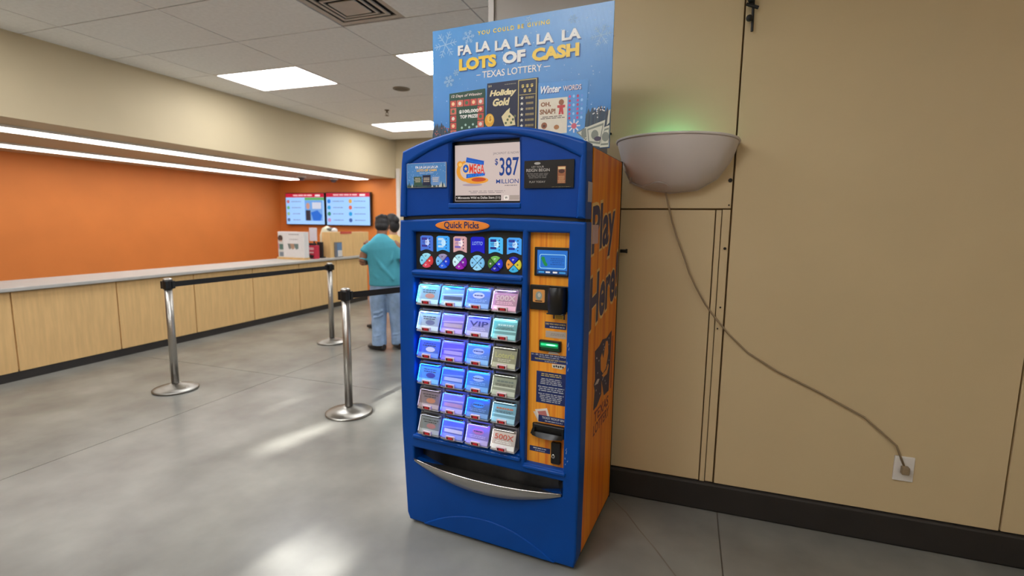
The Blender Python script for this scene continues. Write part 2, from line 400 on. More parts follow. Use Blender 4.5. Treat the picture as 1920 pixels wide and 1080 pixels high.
struct(B().box(0.40, 4.2, WY0 - 0.034, WY0, 0, 0.155, RUBBER).build('baseboard_back', bevel=0.012), 'dark rubber base along the panelled wall')
pl = struct(B().box(-0.286, 0.398, 0.735, 1.30, 0, CZ + 0.03, PILLAR).build('wall_pillar'), 'grey metal-clad pillar behind the blue sign')
B().box(-0.295, -0.262, 0.722, 0.76, 0, CZ + 0.02, mat('pillar_edge', (176, 170, 162), 0.4, 0.4)).build('corner_strip', pl)
# unseen front wall; glazed slots added and shaped to cast the floor's sun patches
def opening(pts):
    return [(x - SUND.x * (y + 5.1), (y + 5.1) * SUN_T) for x, y in pts]
OPEN = [[(-1.86, 0.42), (-1.66, 0.36), (-1.55, 0.95), (-1.68, 0.92)], [(-2.31, 0.98), (-2.25, 0.98), (-2.2, 1.36), (-2.23, 1.36)],
        [(-1.45, 1.22), (-1.2, 1.16), (-1.62, 1.88), (-1.72, 1.84)], [(-0.92, -0.5), (-0.52, -0.5), (-0.5, -0.28), (-0.86, -0.2)]]
FF = (Vector((0, -5.1, 0)), Vector((1, 0, 0)), Vector((0, 0, 1)), Vector((0, 1, 0)))
struct(B().plate(FF, [[(-8.4, 0), (4.3, 0), (4.3, CZ + 0.1), (-8.4, CZ + 0.1)]] + [opening(o) for o in OPEN], 0.04, BEIGE).build('wall_front'), 'front wall behind the photographer, with added slots shaped for the sun patches')
for k, o in enumerate(OPEN):
    struct(B().plate((Vector((0, -5.115, 0)), *FF[1:]), [opening(o)], 0.006, glass('sun_slot_glass', (0.96, 0.98, 1), 0.0, 0.1)).build('sun_slot_%d' % (k + 1)), 'clear glass pane in an added slot shaped for a sun patch')

# ================================================================== THE LOTTERY VENDING MACHINE
MROT = -0.0873
vm = tag(empty('vending_machine', (0, 0, 0), MROT), 'tall blue ticket vending machine with orange sides and rows of lit ticket windows', 'vending machine')
HW = 0.433
outer = lambda x: 1.832 + 0.083 * (1 - (x / 0.436) ** 2)
inner = lambda x: 1.772 + 0.114 * (1 - (x / 0.412) ** 2)
N_ = 28
# cabinet behind the fascia
B().box(-HW, HW, 0.093, 0.645, 0.012, 1.828, mat('cabinet_black', (24, 22, 26), 0.5)).build('cabinet', vm, bevel=0.004)
B().box(-HW + 0.03, HW - 0.03, 0.12, 0.62, 0.0, 0.02, BLACKM).build('plinth', vm)
sp_ = B().box(HW, HW + 0.004, 0.100, 0.642, 0.030, 1.822, ORANGES).build('side_panel', vm)
B().box(-HW - 0.004, -HW, 0.100, 0.642, 0.030, 1.822, ORANGES).build('side_panel', vm)
B().box(HW - 0.002, HW + 0.006, 0.636, 0.648, 0.02, 1.826, BLACKM).build('rear_edge', vm)
# header: rim, field with the screen pocket
xs = [-0.436 + 0.872 * i / N_ for i in range(N_ + 1)]
rim_out = [(-0.458, 1.534), (-0.452, 1.66), (-0.444, 1.78)] + [(x, outer(x)) for x in xs] + [(0.437, 1.78), (0.439, 1.66), (0.440, 1.532)]
xi = [0.412 - 0.824 * i / N_ for i in range(N_ + 1)]
rim_in = [(0.402, 1.532), (0.408, 1.70)] + [(x, inner(x)) for x in xi] + [(-0.418, 1.70), (-0.424, 1.534)]
hd = B().plate(FRONT(-0.012), [rim_out + rim_in], 0.105, BLUE, 0.013, 3).build('header_rim', vm)
fld = [(-0.430, 1.536), (0.405, 1.534)] + [(x * 1.012, inner(x) + 0.006) for x in xi]
fld = [(-0.430, 1.536), (-0.25, 1.543), (0.0, 1.549), (0.25, 1.542), (0.405, 1.534)] + [(x * 1.012, inner(x) + 0.006) for x in xi]
B().plate(FRONT(0.002), [fld, [(-0.190, 1.594), (0.152, 1.594), (0.152, 1.866), (-0.190, 1.866)]], 0.085, BLUE2, 0.006, 2).build('header_field', vm)
scr = B().box(-0.20, 0.16, 0.030, 0.05, 1.585, 1.875, BLACK).build('jackpot_screen', vm)
f = FRONT(0.0295)
PINK = glow((208, 190, 184), 0.72)
p = B().rect(f, -0.178, 1.606, 0.140, 1.850, PINK, 1)
DB = glow((18, 58, 128), 0.8); GR = glow((120, 112, 116), 0.7)
p.text(f, 'JACKPOT IS NOW', 0.012, 1.800, 0.134, 1.812, GR, 2)
p.text(f, '$', 0.021, 1.756, 0.036, 1.786, DB, 2, 0.015)
p.text(f, '387', 0.043, 1.712, 0.134, 1.789, DB, 2, 0.012)
p.text(f, 'MILLION', 0.028, 1.680, 0.134, 1.698, DB, 2, 0.006)
p.rows(f, 0.062, 1.668, 0.134, 1.675, 1, GR, 2)
p.rows(f, -0.122, 1.639, 0.085, 1.652, 2, GR, 2, fill=0.3)
p.rect(f, -0.176, 1.608, 0.052, 1.631, glow((34, 30, 34), 0.5), 2)
p.text(f, '\u2022 Minnesota Wild vs Dallas Stars (11)', -0.172, 1.613, 0.048, 1.626, glow((214, 204, 196), 0.8), 3, 0.01)
p.rrect(f, 0.066, 1.610, 0.088, 1.629, 0.003, glow((226, 216, 206), 0.9), 2); p.text(f, 'W', 0.070, 1.614, 0.084, 1.625, glow((40, 40, 52), 0.4), 3, 0.03)
p.rect(f, 0.092, 1.610, 0.138, 1.630, glow((176, 160, 150), 0.7), 2)
# the game's emblem: gold swirl, blue bands, red word
GOLD = glow((224, 150, 52), 0.8); GOLD2 = glow((238, 190, 96), 0.8); SB = glow((20, 84, 182), 0.8); SB2 = glow((40, 126, 214), 0.8); RED = glow((214, 56, 40), 0.8)
p.poly(f, [(-0.120 + 0.050 * math.cos(a), 1.737 + 0.046 * math.sin(a)) for a in [math.radians(100 + 9 * k) for k in range(21)]] + [(-0.113 + 0.038 * math.cos(a), 1.739 + 0.036 * math.sin(a)) for a in [math.radians(280 - 9 * k) for k in range(21)]], GOLD, 2)
p.oval(f, -0.152, 1.768, 0.015, 0.014, GOLD, 3); p.oval(f, -0.150, 1.766, 0.009, 0.008, GOLD2, 4)
p.poly(f, [(-0.122, 1.776), (-0.118, 1.797), (-0.031, 1.778), (-0.033, 1.760)], SB, 4)
p.text(f, 'TEXAS LOTTERY', -0.114, 1.780, -0.037, 1.786, SB2, 5, 0.02, warp=lambda x, y: (x, y - 0.20 * (x + 0.114)))
p.poly(f, [(-0.120, 1.706), (-0.119, 1.724), (-0.026, 1.728), (-0.027, 1.716)], SB, 4)
p.text(f, 'MILLIONS', -0.112, 1.710, -0.032, 1.721, SB2, 5, 0.03, warp=lambda x, y: (x, y + 0.05 * (x + 0.112)))
p.text(f, 'MEGA', -0.104, 1.727, -0.029, 1.768, RED, 5, 0.015, warp=lambda x, y: (x, y - 0.06 * (x + 0.104)))
p.oval(f, -0.122, 1.748, 0.018, 0.022, GOLD2, 5); p.oval(f, -0.122, 1.748, 0.0145, 0.018, SB, 6); p.text(f, '\u2605', -0.132, 1.739, -0.112, 1.758, GOLD2, 7)
p.poly(f, ov(-0.068, 1.696, 0.058, 0.015), GOLD, 3); p.poly(f, ov(-0.058, 1.699, 0.036, 0.009), glow((196, 74, 44), 0.7), 4)
p.poly(f, ov(-0.09, 1.677, 0.05, 0.006), glow((176, 158, 170), 0.7), 2)
p.build('screen_picture', scr)
B().plate(FRONT(-0.004), [rr(-0.196, 1.574, 0.158, 1.596, 0.005)], 0.03, BLUE, 0.005).build('screen_sill', vm)
# placards
pl_ = B().box(-0.414, -0.203, -0.006, -0.0005, 1.667, 1.776, WHITE).build('placard', vm)
f = FRONT(-0.0062); p = B()
p.rect(f, -0.413, 1.668, -0.204, 1.775, ink((70, 132, 196)), 1)
p.text(f, 'FA LA LA LA LA LA', -0.365, 1.752, -0.245, 1.763, ink((236, 236, 236)), 3, 0.03); p.text(f, 'LOTS OF CASH', -0.358, 1.738, -0.252, 1.749, ink((236, 190, 60)), 3, 0.04); p.text(f, 'TEXAS LOTTERY', -0.345, 1.729, -0.268, 1.734, ink((220, 226, 232)), 3)
for k, c in enumerate(((52, 84, 66), (20, 28, 60), (110, 150, 204))):
    p.rect(f, -0.375 + 0.048 * k, 1.676, -0.332 + 0.048 * k, 1.716 + (0.006 if k == 1 else 0), ink(c), 3); p.rows(f, -0.372 + 0.048 * k, 1.690, -0.335 + 0.048 * k, 1.712, 3, ink((222, 206, 180)), 4)
for k in range(26): x = -0.408 + 0.0078 * k; p.poly(f, [(x - 0.006, 1.668), (x + 0.006, 1.668), (x, 1.680 + 0.016 * random.random())], ink(random.choice([(40, 62, 70), (60, 84, 80), (205, 205, 190)])), 2)
for k in range(40): p.oval(f, random.uniform(-0.41, -0.207), random.uniform(1.70, 1.772), 0.0012, 0.0012, ink((216, 228, 240)), 2, 6)
p.build('placard_print', pl_)
pr_ = B().box(0.174, 0.388, -0.006, -0.0005, 1.655, 1.766, BLACK).build('placard', vm)
p = B(); p.rect(f, 0.175, 1.656, 0.387, 1.765, ink((18, 17, 20), 0.3), 1)
LG = ink((176, 172, 168))
p.oval(f, 0.232, 1.754, 0.014, 0.005, LG, 2); p.text(f, 'LET YOUR', 0.207, 1.736, 0.261, 1.744, LG, 2); p.text(f, 'REIGN BEGIN', 0.184, 1.721, 0.286, 1.733, LG, 2, 0.015)
p.rows(f, 0.184, 1.694, 0.284, 1.716, 4, ink((128, 124, 122)), 2, fill=0.4); p.text(f, 'PLAY TODAY', 0.198, 1.676, 0.268, 1.684, LG, 2); p.rows(f, 0.296, 1.657, 0.376, 1.661, 1, ink((120, 110, 80)), 2)
p.rect(f, 0.320, 1.672, 0.354, 1.740, ink((158, 96, 62)), 2); p.rows(f, 0.322, 1.674, 0.352, 1.702, 5, ink((206, 160, 112)), 3); p.oval(f, 0.337, 1.720, 0.013, 0.008, ink((74, 36, 28)), 3); p.rect(f, 0.322, 1.728, 0.352, 1.737, ink((222, 196, 150)), 3)
p.build('placard_print', pr_)

# fascia body with its openings
qx0, qx1 = -0.390, 0.166
QP = [(qx1, 1.289), (qx1, 1.476), (0.10, 1.478), (0.04, 1.479), (-0.02, 1.473), (-0.08, 1.465), (-0.13, 1.462), (-0.19, 1.463), (-0.26, 1.466), (-0.32, 1.467), (qx0, 1.466), (qx0, 1.289)]
GRID = [(0.166, 0.484), (0.166, 1.250), (-0.387, 1.250), (-0.387, 0.484)]
PAY = [(0.372, 0.452), (0.372, 1.474), (0.193, 1.474), (0.193, 0.452)]
tray_top = [(-0.400, 0.404), (0.372, 0.404)]
TRAY = tray_top[::-1] + [(-0.400 + 0.772 * i / 16, 0.336 - 0.062 * (1 - (2 * i / 16 - 1) ** 2)) for i in range(17)]
body = [(-0.463, 1.512), (-0.462, 1.519), (-0.25, 1.528), (0.0, 1.534), (0.25, 1.527), (0.441, 1.519), (0.442, 1.512), (0.444, 1.3), (0.445, 1.04), (0.445, 0.77), (0.445, 0.5), (0.443, 0.27), (0.441, 0.05), (0.432, 0.014),
        (-0.432, 0.014), (-0.447, 0.05), (-0.459, 0.275), (-0.471, 0.5), (-0.476, 0.77), (-0.476, 1.04), (-0.472, 1.3)]
B().plate(FRONT(0.0), [body, QP, GRID, PAY, TRAY], 0.093, BLUE, 0.010, 3).build('fascia', vm)
B().box(-0.45, 0.436, 0.012, 0.09, 1.50, 1.56, BLACKM).build('seam_gasket', vm)
low = [(-0.345, 0.016)] + [(-0.345 + 0.69 * i / 24, 0.016 + 0.112 * (1 - (2 * i / 24 - 1) ** 2)) for i in range(1, 24)] + [(0.345, 0.016)]
B().plate(FRONT(-0.005), [low], 0.03, BLUE, 0.005, 3).build('kick_arch', vm)
B().plate(FRONT(-0.012), [rr(-0.402, 0.455, 0.176, 0.476, 0.009)], 0.03, BLUE, 0.007, 3).build('ledge', vm)
B().plate(FRONT(-0.010), [rr(0.186, 0.430, 0.386, 0.448, 0.008)], 0.03, BLUE, 0.007, 3).build('ledge', vm)
B().plate(FRONT(-0.008), [rr(-0.398, 1.266, 0.172, 1.284, 0.008)], 0.03, BLUE, 0.006, 3).build('ledge', vm)
# scuffs on the right column
SCF = ink((150, 172, 206)); p = B(); f = FRONT(-0.0005)
for x, z, a, l in ((0.381, 1.005, 0.3, 0.018), (0.385, 0.99, 0.1, 0.012), (0.380, 0.93, -0.4, 0.010), (0.383, 0.90, 0.2, 0.014), (0.384, 0.55, 0.5, 0.012), (0.386, 0.535, 0.2, 0.016), (0.382, 0.51, -0.3, 0.008), (0.392, 0.50, 0.3, 0.007), (0.383, 0.485, 0.1, 0.006)):
    p.poly(f, [(x - 0.0016, z), (x + 0.001, z - 0.002), (x + 0.002 + a * 0.006, z + l), (x + a * 0.006, z + l * 0.8)], SCF, 1)
f2 = FRONT(-0.0125)
for k in range(26): x = random.uniform(-0.39, 0.165); p.poly(f2, [(x, 0.4745), (x + random.uniform(0.004, 0.02), 0.4745), (x + 0.005, 0.4725)], SCF, 1)
p.build('scuff_marks', vm)['kind'] = 'stuff'
# oval sign
qs = B().plate(FRONT(-0.007), [ov(-0.124, 1.497, 0.138, 0.0245, 36)], 0.008, ink((224, 124, 36)), 0.003).build('oval_sign', vm)
f = FRONT(-0.0073); p = B(); p.oval(f, -0.124, 1.497, 0.128, 0.020, ink((236, 138, 42)), 0, 36); p.text(f, 'Quick Picks', -0.214, 1.480, -0.036, 1.515, NAVY, 2, 0.02); p.build('lettering', qs)
# quick pick panel: six lit cards, six discs of four buttons
qp = B().box(qx0 - 0.01, qx1 + 0.01, 0.026, 0.05, 1.28, 1.485, BLACKM).build('quick_pick_panel', vm)
QC = [-0.329, -0.2395, -0.1495, -0.059, 0.031, 0.1195]
CARD = [((70, 110, 205), (62, 56, 150)), ((60, 160, 240), (190, 225, 250)), ((206, 158, 160), (120, 104, 190)), ((14, 22, 190), (150, 180, 240)), ((74, 180, 238), (30, 40, 130)), ((66, 156, 236), (30, 60, 160))]
BTN = [((150, 215, 235), (205, 60, 60), (215, 70, 90), (130, 205, 235)), ((150, 140, 178), (24, 60, 205), (40, 96, 220), (110, 180, 235)), ((170, 225, 240), (122, 24, 160), (150, 30, 170), (205, 240, 245)),
       ((140, 205, 240), (120, 190, 235), (150, 210, 240), (130, 195, 235)), ((112, 178, 84), (36, 50, 205), (24, 30, 160), (62, 112, 48)), ((20, 36, 180), (206, 196, 60), (60, 170, 215), (228, 150, 66))]
rs = random.Random(3)
for k, cx in enumerate(QC):
    base, acc = CARD[k]; f = FRONT(0.022); cp = B()
    pts = [(cx + 0.034, 1.376), (cx + 0.034, 1.443), (cx + 0.024, 1.449), (cx - 0.024, 1.449), (cx - 0.034, 1.443), (cx - 0.034, 1.376)] + [(cx - 0.034 + 0.068 * i / 10, 1.374 + 0.011 * math.sin(PI * i / 10)) for i in range(1, 10)]
    cp.plate(f, [pts], 0.008, glow(base, 0.85))
    f = FRONT(0.0217)
    A1 = glow(acc, 0.7)
    if k == 3: cp.text(f, 'LOTTO', cx - 0.026, 1.412, cx + 0.026, 1.428, A1, 1, 0.02, 0.2)
    else:
        cp.rrect(f, cx - 0.026, 1.428, cx + 0.004, 1.440, 0.002, A1, 1); cp.rrect(f, cx - 0.026, 1.396, cx + 0.004, 1.406, 0.002, A1, 1)
        for q in range(4): cp.oval(f, cx + 0.018, 1.436 - 0.014 * q, 0.003, 0.003, glow((30, 40, 90), 0.5), 1, 8)
        cp.rows(f, cx - 0.026, 1.412, cx + 0.008, 1.424, 2, A1, 1, rs)
        cp.oval(f, cx + 0.004, 1.418, 0.012, 0.016, glow(tuple(min(255, int(c * 0.4 + 150)) for c in base), 1.0), 0.5, 14)
    cp.build('card', qp)
    for q, (a0, col) in enumerate(zip((90, 0, 270, 180), BTN[k])):
        ox, oz = 0.0036 * math.cos(math.radians(a0)), 0.0036 * math.sin(math.radians(a0))
        pts = [(cx + ox, 1.333 + oz)] + [(cx + ox + 0.0305 * math.cos(math.radians(a0 - 43 + 8.6 * i)), 1.333 + oz + 0.0305 * math.sin(math.radians(a0 - 43 + 8.6 * i))) for i in range(11)]
        bt = B().plate(FRONT(0.014), [pts], 0.014, glow(col, 0.8), 0.002, 1)
        mx_, mz_ = cx + 0.021 * math.cos(math.radians(a0)), 1.333 + 0.021 * math.sin(math.radians(a0))
        dk = sum(col) > 380
        bt.text(FRONT(0.0137), 'QP' if q in (0, 2) else '$', mx_ - 0.005, mz_ - 0.004, mx_ + 0.005, mz_ + 0.004, glow((30, 40, 80) if dk else (235, 235, 245), 0.6), 1, 0.02)
        bt.build('button', qp)
# ticket bins
gb = B().box(-0.40, 0.178, 0.050, 0.07, 0.47, 1.26, BLACKM).build('bin_backboard', vm)
BX = [-0.3035, -0.1745, -0.0415, 0.0905]; BZ = [1.130, 1.003, 0.874, 0.747, 0.622, 0.494]
CY = (40, 165, 255)
# per bin: ticket colour, accent, lamp colour, lamp strength, words
TK = [[((150, 190, 200), (205, 140, 120), CY, 26, ''), ((150, 190, 215), (70, 90, 120), (20, 125, 255), 26, ''), ((90, 140, 210), (220, 225, 235), (14, 90, 255), 26, ''), ((190, 140, 160), (216, 196, 190), (190, 170, 255), 7, '500X')],
      [((170, 190, 205), (110, 120, 160), (120, 180, 255), 16, ''), ((160, 140, 200), (210, 190, 200), (50, 85, 255), 20, ''), ((160, 160, 215), (50, 60, 130), (70, 100, 255), 18, 'VIP'), ((110, 170, 170), (210, 225, 220), (110, 220, 245), 9, '')],
      [((60, 110, 210), (220, 225, 235), (6, 80, 255), 26, ''), ((110, 100, 220), (190, 180, 235), (40, 60, 255), 26, ''), ((90, 150, 225), (190, 210, 240), (6, 80, 255), 26, ''), ((150, 150, 120), (190, 190, 120), (225, 225, 205), 2.5, 'Loteria')],
      [((80, 160, 235), (30, 50, 160), (14, 105, 255), 30, ''), ((70, 120, 210), (190, 210, 245), (12, 80, 255), 26, ''), ((70, 140, 215), (180, 215, 240), (8, 80, 255), 26, ''), ((150, 158, 138), (110, 125, 120), (220, 228, 205), 2.5, '')],
      [((140, 125, 130), (205, 135, 100), (200, 190, 220), 2.5, ''), ((140, 140, 215), (200, 160, 190), (40, 75, 255), 26, ''), ((70, 120, 170), (60, 165, 235), (16, 90, 255), 24, ''), ((120, 175, 195), (205, 120, 90), (170, 220, 240), 5, '')],
      [((130, 140, 140), (190, 130, 130), (205, 210, 220), 2.5, ''), ((100, 120, 205), (230, 230, 240), (24, 75, 255), 26, ''), ((150, 140, 215), (205, 130, 190), (80, 90, 255), 20, ''), ((206, 196, 188), (205, 96, 80), (235, 225, 215), 4, '500X')]]
WB, HB = 0.119, 0.106; LEDK = 1.25
prof = [(0.020, 0.106), (0.012, 0.104), (0.004, 0.094), (-0.002, 0.074), (-0.008, 0.050), (-0.014, 0.026), (-0.020, 0.008), (-0.020, 0.0)]
def cov(u, v):
    i = v * (len(prof) - 1); a = min(int(i), len(prof) - 2); t = i - a
    y = prof[a][0] * (1 - t) + prof[a + 1][0] * t; z = prof[a][1] * (1 - t) + prof[a + 1][1] * t
    s = 2 * u - 1; wd = WB / 2 * (0.95 + 0.06 * v)
    return (s * wd, y - 0.010 * (1 - s * s) * (0.3 + 0.7 * v), z - 0.004 * (1 - s * s) * v)
cb_ = B().grid(cov, 12, 14, ACRYL)
for sg in (0, 1):
    side = [cov(sg, j / 14) for j in range(15)]
    cb_.add([(x, y, z) for x, y, z in side] + [(x, 0.046, z) for x, y, z in side], [(j, j + 1, j + 16, j + 15) for j in range(14)], ACRYL)
cover_me = cb_.mesh('clear_cover', True)
FROST = mat('frosted_bin', (196, 200, 206), 0.4, var=0.03)
body_me = B().box(-WB / 2, WB / 2, 0.036, 0.052, -0.002, HB, FROST).box(-WB / 2, WB / 2, -0.016, 0.045, -0.003, 0.001, FROST).box(-WB / 2, WB / 2, 0.020, 0.045, HB - 0.003, HB + 0.002, BLACK).mesh('ticket_bin')
hood_me = B().box(-0.050, 0.050, -0.003, 0.022, 0.0915, 0.0930, BLACK).mesh('glare_hood')  # plate added over the lamp bar to hide its glare from above
dfr = FRONT(-0.0320)
disp = B().plate(FRONT(-0.0313), [rr(-0.024, 0.003, 0.024, 0.022, 0.004)], 0.010, ink((226, 200, 206)), 0.0015, 1)
disp.rrect(dfr, -0.0185, 0.006, 0.0185, 0.018, 0.002, ink((58, 8, 14)), 1)
SEG = glow((235, 40, 50), 1.0)
for d in (-0.009, -0.001, 0.007):
    for a, b in (((d, 0.0085), (d + 0.005, 0.0085)), ((d, 0.012), (d + 0.005, 0.012)), ((d, 0.0155), (d + 0.005, 0.0155)), ((d + 0.0052, 0.0085), (d + 0.0052, 0.012)), ((d, 0.012), (d, 0.0155))): disp.line(dfr, a, b, 0.0012, SEG, 2)
disp_me = disp.mesh('price_display')
rt = random.Random(11)
for r in range(6):
    for c in range(4):
        base, acc, lc, ls, word = TK[r][c]
        bn = link('ticket_bin', body_me, vm, (BX[c], 0, BZ[r]))
        sl = math.atan2(0.034, 0.096)
        tf = (Vector((0.0, -0.017, 0.002)), Vector((1, 0, 0)), Vector((0, math.sin(sl), math.cos(sl))), Vector((0, -math.cos(sl), math.sin(sl))))
        wd = WB * 0.485
        tb = B().plate(tf, [[(-wd, 0.0), (wd, 0.0), (wd, 0.092), (-wd, 0.092)]], 0.0012, ink(base, 0.35))
        A = ink(acc, 0.4); LT = ink(tuple(min(255, x + 60) for x in base), 0.4); DKc = ink(tuple(int(x * 0.45) for x in base), 0.4)
        kind = (r * 4 + c) % 4
        if word: tb.text(tf, word, -wd * 0.8, 0.046, wd * 0.85, 0.070, A, 3, 0.02); tb.rows(tf, -wd * 0.7, 0.028, wd * 0.7, 0.042, 2, LT, 3, rt)
        elif kind == 0: tb.rows(tf, -wd * 0.75, 0.052, wd * 0.75, 0.072, 2, DKc, 3, rt); tb.poly(tf, ov(0.008, 0.040, 0.026, 0.012, 12), A, 2)
        elif kind == 1: tb.poly(tf, [(-wd * 0.95, 0.050), (wd * 0.95, 0.054), (wd * 0.95, 0.062), (-wd * 0.95, 0.055)], LT, 3); tb.rect(tf, -wd * 0.8, 0.030, wd * 0.9, 0.046, A, 2)
        elif kind == 2: tb.poly(tf, ov(0, 0.060, 0.030, 0.014, 14), A, 2); tb.rows(tf, -wd * 0.5, 0.054, wd * 0.5, 0.066, 1, DKc, 3, rt); tb.rows(tf, -wd * 0.8, 0.030, wd * 0.8, 0.044, 2, LT, 3, rt)
        else: tb.rows(tf, -wd * 0.7, 0.056, wd * 0.8, 0.072, 1, A, 3, rt); tb.rect(tf, -wd * 0.9, 0.036, wd * 0.95, 0.042, LT, 3); tb.rows(tf, -wd * 0.8, 0.044, wd * 0.8, 0.054, 2, DKc, 3, rt)
        tb.rect(tf, -wd * 0.95, 0.004, wd * 0.95, 0.024, LT, 1); tb.rect(tf, -wd * 0.95, 0.080, wd * 0.95, 0.089, DKc if ls < 8 else A, 1)
        tb.build('ticket', bn)
        link('clear_cover', cover_me, bn)
        link('price_display', disp_me, bn)
        L = emit('bin_lamp_%d_%d_%d_%d' % (*lc, int(ls * 10)), lc, ls * LEDK, False)
        lb = B().box(-0.048, 0.048, 0.000, 0.006, 0.0885, 0.0910, L)
        lb.add([(-0.0580, -0.0195, 0.012), (-0.0580, -0.0155, 0.012), (-0.0555, 0.007, 0.085), (-0.0555, 0.003, 0.085)], [(0, 1, 2, 3), (3, 2, 1, 0)][:1], L)  # side strip added to spread the wash; the bins are lit from the top
        lb.build('bin_lamp', bn)
        link('glare_hood', hood_me, bn)
# tray
tr = B()
lip_t = lambda u: (-0.398 + 0.768 * u, -0.002 - 0.060 * (1 - (2 * u - 1) ** 2), 0.346)
lip_b = lambda u: (-0.396 + 0.764 * u, -0.004 - 0.022 * (1 - (2 * u - 1) ** 2), 0.336 - 0.070 * (1 - (2 * u - 1) ** 2))
def lip(u, v):
    a, b = Vector(lip_t(u)), Vector(lip_b(u)); q = a.lerp(b, v); q.y -= 0.010 * math.sin(PI * v) * (1 - (2 * u - 1) ** 2); return q
tray = B().grid(lambda u, v: Vector(lip_t(u)).lerp(Vector((lip_t(u)[0], 0.085, 0.300)), v), 24, 4, DARKSTEEL).build('tray', vm, smooth=True)
B().grid(lip, 28, 6, STEEL).build('tray_lip', tray, smooth=True)
B().tube([lip_t(i / 28) for i in range(29)], 0.0035, mat('bright_edge', (214, 210, 204), 0.2, 1.0), 6).build('rolled_edge', tray, smooth=True)
B().box(-0.405, 0.377, 0.080, 0.092, 0.28, 0.42, DARKSTEEL).build('back_plate', tray)
B().grid(lambda u, v: (0.330 + 0.036 * u, 0.075 - 0.070 * u, 0.345 + 0.055 * v), 1, 1, DARKSTEEL).build('cheek', tray)

# payment column
pay = B().box(0.188, 0.376, 0.030, 0.05, 0.445, 1.48, ORANGE).build('payment_panel', vm)
f = FRONT(0.0295)
ts = B().plate(FRONT(0.020), [rr(0.216, 1.291, 0.366, 1.413, 0.004)], 0.012, BLACK, 0.002).build('touch_screen', vm)
f = FRONT(0.0197); p = B(); SKY_ = glow((34, 112, 206), 0.75)
p.rect(f, 0.228, 1.300, 0.364, 1.402, glow((30, 72, 130), 0.6), 1); p.rect(f, 0.230, 1.318, 0.362, 1.400, SKY_, 2)
p.plate(FRONT(0.0190), [rr(0.240, 1.324, 0.356, 1.384, 0.008), rr(0.2425, 1.3265, 0.3535, 1.3815, 0.006)], 0.0002, glow((150, 215, 240), 0.9))
p.poly(f, [(0.246, 1.366), (0.252, 1.374), (0.262, 1.372), (0.268, 1.352), (0.276, 1.342), (0.274, 1.334), (0.264, 1.334), (0.256, 1.346)], glow((28, 136, 70), 0.8), 4)
p.rows(f, 0.288, 1.338, 0.348, 1.370, 4, glow((24, 60, 130), 0.6), 4, rs, 0.25)
for x0, x1, c in ((0.236, 0.262, (60, 150, 214)), (0.268, 0.288, (205, 210, 215)), (0.300, 0.320, (225, 225, 225)), (0.328, 0.356, (60, 150, 214))): p.rrect(f, x0, 1.305, x1, 1.312, 0.002, glow(c, 0.8), 4)
p.build('screen_picture', ts)
rd = B().plate(FRONT(0.018), [rr(0.198, 1.145, 0.372, 1.252, 0.004)], 0.014, BLACK, 0.003).build('ticket_checker', vm)
f = FRONT(0.0177); p = B(); p.rrect(f, 0.213, 1.178, 0.267, 1.233, 0.005, ink((224, 156, 84)), 1)
p.oval(f, 0.240, 1.206, 0.015, 0.019, ink((150, 160, 150)), 2); p.oval(f, 0.242, 1.209, 0.007, 0.009, ink((206, 200, 186)), 3); p.rect(f, 0.224, 1.181, 0.256, 1.186, ink((50, 40, 34)), 2); p.build('sticker', rd)
def hood(u, v):
    a = PI * u; z = 1.250 - 0.112 * v; b = math.sin(PI * min(1, max(0, 0.10 + 0.80 * v))) ** 0.5
    return (0.326 - 0.040 * math.cos(a) * (0.82 + 0.18 * b), 0.018 - 0.058 * math.sin(a) ** 0.7 * (0.55 + 0.45 * b), z)
B().grid(hood, 14, 12, BLACK).build('scanner_hood', rd, smooth=True)
B().box(0.288, 0.364, -0.018, 0.018, 1.136, 1.141, BLACK).build('hood_base', rd, bevel=0.002)
f = FRONT(0.0295); p = B()
p.rect(f, 0.303, 1.110, 0.355, 1.140, ink((40, 22, 60)), 1); p.rect(f, 0.309, 1.110, 0.349, 1.140, ink((206, 168, 54)), 2); p.rows(f, 0.312, 1.113, 0.346, 1.138, 4, ink((90, 70, 30)), 3, rs)
p.build('yellow_tag', pay)
LBLB = ink((24, 44, 104)); LT_ = ink((198, 202, 206)); YE = ink((214, 190, 110))
p = B(); p.rect(f, 0.266, 1.067, 0.362, 1.095, LBLB, 1); p.text(f, 'DID YOU WIN? CHECK', 0.270, 1.083, 0.360, 1.090, YE, 2, 0.03); p.rows(f, 0.284, 1.070, 0.360, 1.079, 1, LT_, 2, rs); p.build('label_strip', pay)
p = B(); p.rect(f, 0.270, 1.027, 0.362, 1.056, ink((186, 170, 156)), 1); p.rows(f, 0.292, 1.036, 0.358, 1.048, 2, ink((140, 136, 130)), 2, rs); p.build('label_strip', pay)
ba = B().plate(FRONT(0.016), [rr(0.245, 0.968, 0.343, 1.016, 0.004)], 0.016, BLACK, 0.003).build('bill_acceptor', vm)
f = FRONT(0.0157); B().rrect(f, 0.250, 0.985, 0.334, 1.009, 0.006, glow((10, 120, 66), 0.8), 1).rrect(f, 0.254, 0.993, 0.330, 1.003, 0.004, glow((40, 205, 130), 1.2), 2).oval(f, 0.300, 0.998, 0.022, 0.0035, glow((170, 255, 215), 1.4), 3).rrect(f, 0.254, 0.974, 0.338, 0.983, 0.003, glow((6, 60, 34), 0.5), 1).build('green_light', ba)
f = FRONT(0.0295)
